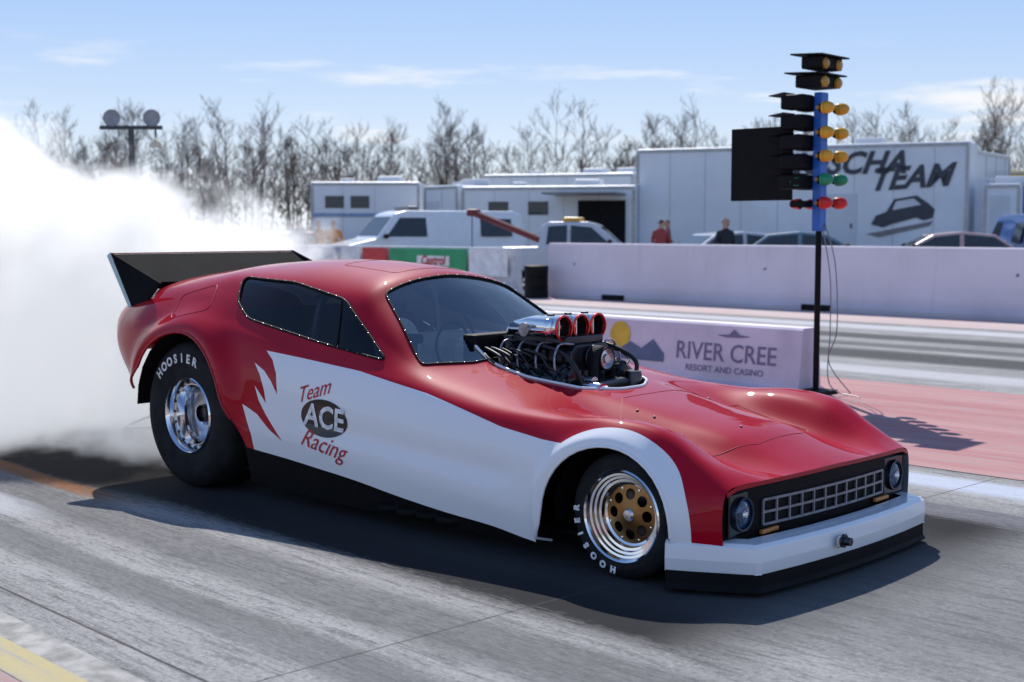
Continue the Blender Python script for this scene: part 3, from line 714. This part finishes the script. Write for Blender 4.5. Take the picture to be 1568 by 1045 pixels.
def bulb(z,y,m,sgn=1,r=.052):
    if sgn>0:lathe('lamp_body',[(0,-.02),(.035,-.02),(.05,.02),(.056,.05)],M['black'],xt,'x',(sgn*.06,y,z),20)
    pr=[(r*1.08,0),(r*1.05,.05),(r,.055),(r*.8,.085),(r*.45,.102),(0,.108)]
    lathe('lamp_lens',[(a,sgn*b) for a,b in pr],m,xt,'x',(sgn*.08,y,z),24)
zs=[(2.60,am),(2.38,am),(2.17,am),(1.96,gr),(1.75,rd)]
for z,m in zs:
    for y in(-.10,.17):bulb(z,y,m)
    box('lamp_bracket',(.05,.02,z),(.03,.36,.03),mat('brk',(.3,.15,.03),.5),xt)
for i,z in enumerate([2.66,2.48,2.30,2.12,1.94]):
    for y in(-.13,.13):
        box('lamp_housing',(-.17,y,z),(.24,.20,.13),M['black'],xt,bevel=.02)
        box('lamp_visor',(-.33,y,z+.075),(.16,.2,.008),M['black'],xt,R=Matrix.Rotation(rad(-8),3,'Y'))
for z,m in((1.94,gr),(1.74,rd)):
    bulb(z,-.2,m,-1,.045);bulb(z,.05,m,-1,.045)
    box('lamp_stub',(-.1,-.08,z),(.12,.34,.06),M['black'],xt,bevel=.01)
box('lane_shield_board',(-.60,-.02,2.12),(.66,.02,.68),M['black'],xt,bevel=.004)
box('shield_arm',(-.25,0,2.35),(.5,.03,.03),M['black'],xt);box('shield_arm_low',(-.25,0,1.9),(.5,.03,.03),M['black'],xt)
tube('loose_cable',catmull([(.03,.03,1.6),(.14,.06,1.2),(.16,.08,.6),(.10,.05,.3),(.3,.1,.02)]),.005,M['frame'],xt)
tube('loose_cable_b',catmull([(.03,-.02,1.6),(.09,.06,1.1),(.12,.03,.6),(.14,.0,.1),(.5,-.1,.02)]),.005,M['frame'],xt)
# ------------------------------------------------------------------ paddock trailers
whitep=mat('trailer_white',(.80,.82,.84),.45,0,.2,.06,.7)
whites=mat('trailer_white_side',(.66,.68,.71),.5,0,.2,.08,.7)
alut=mat('trailer_trim',(.35,.36,.38),.35,.8)
def trailer(name,a,b,depth,h,z0=.55,door=None,stripe=None,mtl=None,win=False):
    A=from_cam(*a);B=from_cam(*b);L=(B-A).length;ang=math.atan2(B.y-A.y,B.x-A.x)
    e=empty(name,A,ang);mtl=mtl or whitep
    box('trailer_body',(L/2,depth/2,(h+z0)/2),(L,depth,h-z0),mtl,e,bevel=.06)
    box('roof_rail',(L/2,-.012,h-.09),(L-.1,.03,.09),alut,e)
    box('skirt_rail',(L/2,-.012,z0+.06),(L-.1,.03,.1),alut,e)
    for x in(.07,L-.07):box('corner_post',(x,-.01,(h+z0)/2),(.1,.03,h-z0-.3),alut,e)
    box('roof_vent',(L*.3,depth/2,h+.08),(.5,.5,.16),M['grey'],e,bevel=.03)
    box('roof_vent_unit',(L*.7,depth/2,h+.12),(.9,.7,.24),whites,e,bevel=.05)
    x=1.2
    while x<L-.6:
        box('panel_seam',(x,-.004,(h+z0)/2),(.012,.012,h-z0-.3),alut,e);x+=1.2
    for x in(L*.62,L*.62+.95):
        lathe('trailer_wheel',[(0,-.02),(.2,-.03),(.24,0),(.40,0),(.42,.05),(.42,.25)],[M['alu'],M['rubber']],e,'y',(x,.0,.42),28,mats=[0,0,1,1,1])
    if door:
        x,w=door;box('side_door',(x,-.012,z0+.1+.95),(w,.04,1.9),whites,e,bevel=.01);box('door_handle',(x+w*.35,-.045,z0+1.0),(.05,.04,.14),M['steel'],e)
    if stripe:box('colour_stripe',(L/2,-.02,h*.62),(L-.2,.02,.14),stripe,e)
    if win:
        for q in(.22,.45):box('side_window',(L*q,-.012,h-.75),(.7,.03,.45),M['carglass'],e,bevel=.01)
    box('landing_leg',(.8,.3,z0/2),(.1,.1,z0),alut,e)
    return e,L
e,L=trailer('race_team_trailer',(4.13,45),(13.8,40.6),2.6,4.15,.6,door=(6.75,1.1))
dk=mat('dark_lettering',(.05,.055,.07),.5)
text_on('trailer_text','MOSCHA',.95,dk,e,(6.75,-.03,3.52),(1,0,0),(0,0,1),.35,.03)
text_on('trailer_text_low','TEAM',.95,dk,e,(8.85,-.03,3.05),(1,0,.06),(0,0,1),.35,.03)
pp=[(0,.1),(.15,.35),(.5,.42),(.75,.78),(1.5,.80),(1.9,.5),(2.1,.3),(2.05,.05),(1.75,.0),(1.5,.12),(.7,.02),(.4,-.05)]
mk('trailer_car_graphic',[(7.75+a*.9,-.03,1.55+b+.12*a) for a,b in pp],[tuple(range(len(pp)))],dk,e)
pp=[(.7,.45),(.82,.70),(1.4,.72),(1.65,.5)]
mk('trailer_graphic_window',[(7.75+a*.9,-.035,1.55+b+.12*a) for a,b in pp],[(0,1,2,3)],whites,e)
mk('trailer_graphic_shadow',[(7.6,-.031,1.35),(9.6,-.031,1.75),(9.5,-.031,1.6),(8.0,-.031,1.25)],[(0,1,2,3)],M['frame'],e)
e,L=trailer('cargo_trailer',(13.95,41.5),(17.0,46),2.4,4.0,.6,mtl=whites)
e,L=trailer('cargo_trailer',(14.0,40.0),(15.0,39.6),2.4,2.85,.5,door=(.5,.55))
e,L=trailer('cargo_trailer',(-1.75,46),(4.1,44.5),2.4,2.95,.55,stripe=None,win=True)
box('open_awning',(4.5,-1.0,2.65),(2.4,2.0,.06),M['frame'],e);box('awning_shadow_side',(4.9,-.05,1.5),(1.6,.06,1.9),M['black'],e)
e,L=trailer('cargo_trailer',(-1.2,56),(4.9,54),2.5,3.75,.55)
e,L=trailer('cargo_trailer',(2.6,60),(5.2,58),2.5,3.95,.55)
e,L=trailer('motorhome_trailer',(-7.5,50),(-3.4,50),2.5,3.25,.5,stripe=mat('stripe_blue',(.25,.35,.5),.5),win=True)
e,L=trailer('cargo_trailer',(-3.2,49),(-1.9,47.2),2.4,3.05,.5,door=(.6,.8))
e,L=trailer('cargo_trailer',(18,50),(23,47),2.4,3.2,.5,mtl=mat('blue_trailer',(.03,.09,.3),.5))
e,L=trailer('cargo_trailer',(20,56),(25,52),2.4,3.9,.5,mtl=mat('yellow_trailer',(.55,.38,.03),.5))
# ------------------------------------------------------------------ parked vehicles
def vehicle(name,pos,rz,col,kind='car'):
    e=empty(name,pos,rz);m=mat(name+'_paint',col,.35,0,.8,.03)
    if kind=='car':
        P=[(-2.2,.35),(-2.25,.75),(-2.1,.95),(-1.5,1.0),(-.95,1.38),(-.2,1.45),(.45,1.38),(1.15,.98),(1.95,.85),(2.2,.65),(2.2,.35)];W_=1.75;zb=.97;G=[[(-1.35,1.03),(-.92,1.32),(-.25,1.38),(-.25,1.03)],[(-.15,1.03),(-.15,1.38),(.4,1.32),(.95,1.03)]];fw=(1.35,-1.35);wr=.32
    elif kind=='pickup':
        P=[(-2.7,.5),(-2.7,1.15),(-.75,1.18),(-.7,1.75),(-.5,1.88),(.55,1.88),(.8,1.8),(1.4,1.22),(2.5,1.08),(2.62,.9),(2.62,.5)];W_=1.95;zb=1.2;G=[[(-.55,1.25),(-.5,1.75),(.0,1.78),(.0,1.25)],[(.1,1.25),(.1,1.78),(.65,1.72),(1.15,1.25)]];fw=(1.75,-1.75);wr=.4
    else:
        P=[(-2.9,.45),(-2.95,1.3),(-2.85,2.1),(-2.6,2.2),(.8,2.2),(1.15,2.1),(1.75,1.35),(2.6,1.15),(2.75,.95),(2.75,.45)];W_=2.0;zb=1.3;G=[[(.2,1.4),(.2,1.98),(1.0,1.98),(1.45,1.4)],[(-2.5,1.4),(-2.5,1.95),(-1.5,1.95),(-1.5,1.4)]];fw=(1.8,-1.8);wr=.38
    def hw(z):return W_/2-max(0,z-zb)*.22
    n=len(P);v=[(x,-hw(z),z) for x,z in P]+[(x,hw(z),z) for x,z in P]
    mk('vehicle_body',v,[tuple(range(n)),tuple(range(2*n-1,n-1,-1))]+[(i,n+i,n+(i+1)%n,(i+1)%n) for i in range(n)],m,e,bevel=.05)
    for sd in(-1,1):
        for g in G:mk('side_glass',[(x,sd*(hw(z)+.006),z) for x,z in g],[tuple(range(4))],M['carglass'],e)
        for x in fw:
            lathe('vehicle_wheel',[(0,sd*.02),(wr*.5,sd*.015),(wr*.62,sd*.03),(wr*.95,sd*.025),(wr,-sd*.02),(wr,-sd*.2)],[M['alu'],M['rubber']],e,'y',(x,sd*W_/2,wr),28,mats=[0,0,1,1,1])
        box('mirror',(P[7][0]-.25 if kind!='van' else 1.5,sd*(W_/2+.1),zb+.12),(.1,.2,.14),M['black'],e,bevel=.03)
        box('headlamp',(P[-2][0]-.03,sd*W_*.36,P[-2][1]-.1),(.12,.35,.16),M['alu'],e,bevel=.03)
        box('tail_lamp',(P[1][0]+.02,sd*W_*.42,P[1][1]-.15),(.08,.2,.2),M['redan'],e,bevel=.02)
    def slope(i,nme):
        a,b=Vector((P[i][0],0,P[i][1])),Vector((P[i+1][0],0,P[i+1][1]));d=b-a;nr=Vector((-d.z,0,d.x)).normalized()
        if nr.z<0:nr=-nr
        p=a+d*.12+nr*.006;q=a+d*.9+nr*.006
        mk(nme,[(p.x,-hw(p.z)+.08,p.z),(q.x,-hw(q.z)+.08,q.z),(q.x,hw(q.z)-.08,q.z),(p.x,hw(p.z)-.08,p.z)],[(0,1,2,3)],M['carglass'],e)
    slope({'car':6,'pickup':6,'van':5}[kind],'windscreen')
    if kind=='car':slope(3,'rear_glass')
    box('bumper_front',(P[-1][0]+.02,0,.55),(.12,W_-.1,.2),M['frame'],e,bevel=.03);box('bumper_rear',(P[0][0]-.02,0,.55),(.12,W_-.1,.2),M['frame'],e,bevel=.03)
    return e
vwhite=(.78,.80,.82)
e=vehicle('white_ambulance_van',from_cam(-2.6,38.8),CAM_RZ+rad(-155),vwhite,'van');e.scale=(.98,.95,.92)
box('roof_lightbar',(.5,0,2.28),(.3,1.3,.12),M['frame'],e,bevel=.03)
tw=vehicle('tow_truck',from_cam(1.5,34.6),CAM_RZ+rad(-8),(.55,.56,.60),'pickup');tw.scale=(.95,.95,.90)
box('tow_light_amber',(.1,-.5,1.94),(.45,.5,.13),am,tw,bevel=.04);box('tow_light_amber_b',(.1,.5,1.94),(.45,.5,.13),am,tw,bevel=.04)
boomm=mat('boom_red',(.16,.02,.02),.5)
tube('tow_boom',[(-.8,-.25,1.35),(-2.6,-.25,2.12)],.085,boomm,tw);tube('tow_boom_b',[(-.8,.25,1.35),(-2.6,.25,2.12)],.085,boomm,tw)
box('boom_head',(-2.65,0,2.14),(.3,.6,.2),boomm,tw,bevel=.03);tube('tow_cable',[(-2.7,0,2.05),(-2.7,0,1.0)],.015,M['steel'],tw)
vehicle('parked_car',from_cam(5.7,33.5),CAM_RZ+rad(12),(.5,.52,.55));vehicle('parked_car',from_cam(7.2,33),CAM_RZ+rad(-6),(.12,.2,.25))
vehicle('parked_car',from_cam(10.4,32),CAM_RZ+rad(170),(.55,.35,.33));vehicle('parked_car',from_cam(-6.6,42),CAM_RZ+rad(20),(.3,.05,.05));vehicle('parked_car',from_cam(-8.4,45),CAM_RZ+rad(-20),(.1,.12,.2))
vehicle('blue_van',from_cam(13.2,33.5),CAM_RZ+rad(80),(.03,.12,.4),'van').scale=(1,1,.85)
# ------------------------------------------------------------------ people
def person(name,pos,rz,shirt,pants,hair,pose=0):
    e=empty(name,pos,rz)
    E=[];Rr=[];Vv=[]
    def add(p,r,par=None):
        Vv.append(p);Rr.append(r)
        if par is not None:E.append((par,len(Vv)-1))
        return len(Vv)-1
    pel=add((0,0,.95),.15);sp=add((0,0,1.12),.135,pel);ch=add((0,.01,1.33),.165,sp);nk=add((0,.0,1.50),.06,ch);h0=add((0,-.01,1.60),.075,nk);h1=add((0,-.015,1.69),.10,h0);h2=add((0,.0,1.77),.07,h1)
    add((0,-.115,1.655),.014,h1)
    for sd in(-1,1):
        hp=add((sd*.09,0,.88),.10,pel);kn=add((sd*.11,-.03,.50),.065,hp);an=add((sd*.12,.02,.10),.045,kn);add((sd*.13,-.14,.035),.035,an)
        sh=add((sd*.19,0,1.42),.07,ch)
        if pose==1:elb=add((sd*.27,-.03,1.17),.045,sh);wr=add((sd*.20,-.25,1.15),.03,elb);hd=(sd*.17,-.33,1.17);dv=(0,-1,0)
        else:elb=add((sd*.26,.03,1.15),.045,sh);wr=add((sd*.27,-.04,.92),.03,elb);hd=(sd*.27,-.06,.85);dv=(0,-.15,-1)
        h=add(hd,.03,wr)
        for i,l in enumerate((.075,.085,.08,.06)):
            o=(i-1.5)*.02
            b=add((hd[0]+(o if pose==1 else 0),hd[1]+dv[1]*.03+(0 if pose==1 else o),hd[2]+dv[2]*.03),.009,h)
            add((hd[0]+(o if pose==1 else 0),hd[1]+dv[1]*(.03+l)-(0 if pose==1 else .012)+(0 if pose==1 else o),hd[2]+dv[2]*(.03+l)-(.015 if pose==1 else 0)),.008,b)
        add((hd[0]-sd*.03,hd[1]-.025,hd[2]-.01),.009,h)
    me=bpy.data.meshes.new('body');me.from_pydata(Vv,E,[]);o=bpy.data.objects.new('body',me);COL.objects.link(o);o.parent=e
    bm_=bmesh.new();bm_.from_mesh(me);bm_.verts.ensure_lookup_table();lay=bm_.verts.layers.skin.verify()
    for v_,r in zip(bm_.verts,Rr):v_[lay].radius=(r,r*.8 if r>.12 else r)
    bm_.verts[0][lay].use_root=True;bm_.to_mesh(me);bm_.free()
    o.modifiers.new('s','SKIN').use_smooth_shade=True;o.modifiers.new('u','SUBSURF').levels=1
    m,nt,b=nm(name+'_clothes');tc=nd(nt,'ShaderNodeTexCoord');sp_=nd(nt,'ShaderNodeSeparateXYZ');nt.links.new(tc.outputs['Object'],sp_.inputs[0]);z=sp_.outputs[2]
    c=mixc(nt,mth(nt,'GREATER_THAN',z,.97),pants,shirt);c=mixc(nt,mth(nt,'GREATER_THAN',z,1.52),c,(.45,.27,.2))
    hm=mth(nt,'MULTIPLY',mth(nt,'GREATER_THAN',mth(nt,'ADD',z,mth(nt,'MULTIPLY',sp_.outputs[1],.9)),1.70),mth(nt,'GREATER_THAN',z,1.6))
    c=mixc(nt,hm,c,hair);c=mixc(nt,mth(nt,'LESS_THAN',z,.09),c,(.03,.03,.03))
    nt.links.new(c,b.inputs['Base Color']);b.inputs['Roughness'].default_value=.85;me.materials.append(m)
    parts=[]
    for sd in(-1,1):parts.append(boxg((sd*.036,-.108,1.695),(.022,.012,.012)));
    parts.append(boxg((0,-.105,1.61),(.05,.01,.01)));V_,F_=joinm(parts);mk('eyes_and_mouth',V_,F_,M['black'],e)
    for sd in(-1,1):box('ear',(sd*.098,.0,1.67),(.02,.035,.055),mat('skin',(.45,.27,.2),.6),e,bevel=.008)
    return e
person('standing_man',from_cam(4.85,30.5),CAM_RZ+rad(30),(.02,.02,.03),(.03,.03,.04),(.03,.02,.01))
person('bystander',from_cam(4.0,36),CAM_RZ+rad(150),(.30,.05,.05),(.05,.06,.1),(.05,.03,.02),1)
person('bystander',from_cam(4.25,36.6),CAM_RZ+rad(-100),(.05,.05,.06),(.05,.06,.1),(.1,.07,.04),0)
person('bystander',from_cam(-5.2,39),CAM_RZ+rad(20),(.6,.22,.05),(.05,.06,.1),(.05,.03,.02),1)
person('bystander',from_cam(-5.75,40),CAM_RZ+rad(-60),(.55,.2,.04),(.05,.05,.06),(.1,.07,.04),0)
person('bystander',from_cam(-6.3,39.5),CAM_RZ+rad(200),(.05,.07,.15),(.05,.05,.06),(.1,.07,.04),0)
# ------------------------------------------------------------------ track-side lamp stand
dfr=mat('dark_mast',(.06,.06,.065),.5)
ls=empty('floodlight_stand',from_cam(-7.05,25),CAM_RZ)
lathe('mast',[(.06,0),(.055,3.4),(0,3.4)],dfr,ls,'z',(0,0,0),14);box('crossbar',(0,0,3.38),(1.15,.07,.07),dfr,ls)
for x in(-.34,.40):
    lathe('lamp_reflector',[(.15,-.05),(.16,-.06),(.13,.03),(.05,.09),(0,.1)],dfr,ls,'y',(x,0,3.55),28);lathe('lamp_face',[(0,-.045),(.15,-.05)],mat('lamp_glass',(.28,.29,.31),.3),ls,'y',(x,0,3.55),28)
tube('lamp_hanger',[(.45,0,3.38),(.45,0,3.2)],.02,dfr,ls);lathe('bell_lamp',[(.13,0),(.10,.08),(.04,.14),(0,.16)],M['tan'],ls,'z',(.45,0,3.02),24)
box('mast_base',(0,0,.05),(.5,.5,.1),dfr,ls)
# ------------------------------------------------------------------ distant bare trees (one mass)
def tree_row():
    V_=[];F_=[]
    def seg(a,b,r0,r1):
        d=(b-a).normalized();u=d.orthogonal().normalized();w=d.cross(u);o=len(V_)
        for p,r in((a,r0),(b,r1)):
            for k in range(3):
                t=k*2.0944;V_.append(p+u*(r*math.cos(t))+w*(r*math.sin(t)))
        for k in range(3):F_.append((o+k,o+(k+1)%3,o+3+(k+1)%3,o+3+k))
    def br(p,d,l,r,lev):
        n=2 if lev>0 else 1
        q=p
        for i in range(n):
            nd_=(d+Vector((random.gauss(0,.14),random.gauss(0,.14),random.gauss(.05,.06)))).normalized()
            q2=q+nd_*l/n;seg(q,q2,r,r*.8);r*=.8;q=q2;d=nd_
            if lev>0:
                for k in range(2):
                    t=Vector((random.gauss(0,1),random.gauss(0,1),random.uniform(.2,1.2))).normalized()
                    br(q,(d*.7+t*.8).normalized(),l*random.uniform(.5,.72),max(r*.6,.015),lev-1)
    for i in range(270):
        X=random.uniform(-62,70);D=random.uniform(105,130)
        h=random.uniform(6.8,10.2)*(1.22 if X>36 else 1)*(.84+.25*math.sin(X*.35)**2)
        p=from_cam(X,D,0);d=Vector((random.gauss(0,.05),random.gauss(0,.05),1)).normalized()
        nseg=6;r=.13
        for k in range(nseg):
            q=p+(d+Vector((random.gauss(0,.06),random.gauss(0,.06),0)))*h*.93/nseg;seg(p,q,r,r*.78);r*=.78;p=q
            if k>=1:
                for j in range(3):
                    t=Vector((random.gauss(0,1),random.gauss(0,1),random.uniform(.7,1.8))).normalized()
                    br(p,t,h*random.uniform(.14,.24)*(1.12-.09*k),max(.020,r*.45),2)
    return V_,F_
V_,F_=tree_row()
mk('distant_bare_trees',V_,F_,mat('bare_bark',(.15,.115,.095),.9,0,0,.35,.05,0,.1))
V_=[];F_=[]
for i in range(14000):
    X=random.uniform(-90,90);D=random.uniform(98,106);z=random.random()**1.5*(2.2+1.2*math.sin(X*.21)+.8*math.sin(X*.6))
    p=from_cam(X,D,z);a=Vector((random.gauss(0,.22),random.gauss(0,.22),random.gauss(0,.35)));b_=Vector((random.gauss(0,.12),random.gauss(0,.12),random.gauss(0,.12)))
    o=len(V_);V_+=[p,p+a,p+b_];F_.append((o,o+1,o+2))
mk('distant_brush',V_,F_,mat('dry_brush',(.12,.095,.07),.95,0,0,.4,.5))
# ------------------------------------------------------------------ tyre smoke (real volume)
sx0,sx1,sy0,sy1,sz1=-7.0,-1.1,7.6,12.8,3.1
v,f=boxg(((sx0+sx1)/2,(sy0+sy1)/2,sz1/2+.01),(sx1-sx0,sy1-sy0,sz1))
sm=bpy.data.materials.new('tyre_smoke_volume');sm.use_nodes=True;nt=sm.node_tree;nt.nodes.clear()
out=nd(nt,'ShaderNodeOutputMaterial');tc=nd(nt,'ShaderNodeTexCoord');P0=tc.outputs['Object']
wn=nd(nt,'ShaderNodeTexNoise');wn.inputs['Scale'].default_value=1.6;wn.inputs['Detail'].default_value=4;wn.inputs['Roughness'].default_value=.64;nt.links.new(P0,wn.inputs['Vector'])
vs=nd(nt,'ShaderNodeVectorMath',operation='SUBTRACT');nt.links.new(wn.outputs['Color'],vs.inputs[0]);vs.inputs[1].default_value=(.5,.5,.5)
vsc=nd(nt,'ShaderNodeVectorMath',operation='SCALE');nt.links.new(vs.outputs[0],vsc.inputs[0]);vsc.inputs['Scale'].default_value=1.5
va=nd(nt,'ShaderNodeVectorMath',operation='ADD');nt.links.new(P0,va.inputs[0]);nt.links.new(vsc.outputs[0],va.inputs[1]);PW=va.outputs[0]
acc=None
for c,r,amp in [((-4.65,10.6,1.15),(1.45,1.6,1.40),8),((-3.0,10.4,.98),(1.25,1.3,.98),7),((-2.15,10.6,1.0),(.9,.8,.6),4),((-4.4,10.0,.3),(1.9,1.5,.75),4.5),((-2.4,8.8,.25),(.85,.7,.38),1.1)]:
    a=nd(nt,'ShaderNodeVectorMath',operation='SUBTRACT');nt.links.new(PW,a.inputs[0]);a.inputs[1].default_value=c
    b=nd(nt,'ShaderNodeVectorMath',operation='DIVIDE');nt.links.new(a.outputs[0],b.inputs[0]);b.inputs[1].default_value=r
    l=nd(nt,'ShaderNodeVectorMath',operation='LENGTH');nt.links.new(b.outputs[0],l.inputs[0])
    d=mth(nt,'MULTIPLY',sstep(nt,l.outputs['Value'],1.05,.65),amp)
    acc=d if acc is None else mth(nt,'MAXIMUM',acc,d)
scn=nd(nt,'ShaderNodeVolumeScatter');scn.inputs['Color'].default_value=(.97,.97,.97,1);scn.inputs['Anisotropy'].default_value=.2;nt.links.new(acc,scn.inputs['Density'])
em=nd(nt,'ShaderNodeEmission');em.inputs[0].default_value=(.93,.95,1,1);nt.links.new(mth(nt,'MULTIPLY',acc,.40),em.inputs[1])  # glow added to the smoke in place of repeated light scattering
ad=nd(nt,'ShaderNodeAddShader');nt.links.new(scn.outputs[0],ad.inputs[0]);nt.links.new(em.outputs[0],ad.inputs[1]);nt.links.new(ad.outputs[0],out.inputs['Volume'])
mk('tyre_smoke_cloud',v,f,sm,None,loc=(CAM_XY[0],CAM_XY[1],0),rz=CAM_RZ)
# ------------------------------------------------------------------ sky, sun, camera
SUN_EL=rad(46);hx,hy=.74,-.67          # direction shadows fall
w=bpy.data.worlds.new('World');sc.world=w;w.use_nodes=True;nt=w.node_tree;bg=nt.nodes['Background']
sky=nd(nt,'ShaderNodeTexSky');sky.sky_type='NISHITA';sky.sun_disc=False;sky.sun_elevation=SUN_EL
sky.sun_rotation=math.atan2(-hx,-hy)
sky.air_density=1.0;sky.dust_density=.3;sky.ozone_density=2.0
tc=nd(nt,'ShaderNodeTexCoord');sp=nd(nt,'ShaderNodeSeparateXYZ');nt.links.new(tc.outputs['Generated'],sp.inputs[0])
g1=mixc(nt,sstep(nt,sp.outputs[2],-.02,.20),(7.6,8.4,9.5),(3.6,5.5,9.2));g2=mixc(nt,sstep(nt,sp.outputs[2],.18,.8),g1,(1.0,2.1,5.0))
base=mixc(nt,.8,sky.outputs[0],g2)
n=noise(nt,tc.outputs['Generated'],2.2,6,.55,(3,3,22));mask=sstep(nt,n,.54,.70)
el=mth(nt,'MULTIPLY',sstep(nt,sp.outputs[2],.02,.05),mth(nt,'SUBTRACT',1.,sstep(nt,sp.outputs[2],.09,.15)))
mask=mth(nt,'MULTIPLY',mth(nt,'MULTIPLY',mask,el),.85)
nt.links.new(mixc(nt,mask,base,(9.4,9.4,9.5)),bg.inputs[0]);bg.inputs[1].default_value=.105
sl=bpy.data.lights.new('sun','SUN');sl.energy=5.0;sl.angle=rad(.5);sl.color=(1,.955,.90)
so=bpy.data.objects.new('sun',sl);COL.objects.link(so)
so.rotation_euler=Vector((hx*math.cos(SUN_EL),hy*math.cos(SUN_EL),-math.sin(SUN_EL))).to_track_quat('-Z','Y').to_euler()
cam=bpy.data.cameras.new('camera');co=bpy.data.objects.new('camera',cam);COL.objects.link(co)
co.location=(3.49,-5.39,1.52);co.rotation_euler=(rad(90-4.81),0,CAM_RZ);cam.lens=47.02;cam.sensor_width=36;cam.clip_end=6000;cam.clip_start=.1
cam.dof.use_dof=True;cam.dof.focus_distance=6.4;cam.dof.aperture_fstop=3.0
sc.camera=co
sc.view_settings.view_transform='Standard';sc.view_settings.look='None';sc.view_settings.exposure=0
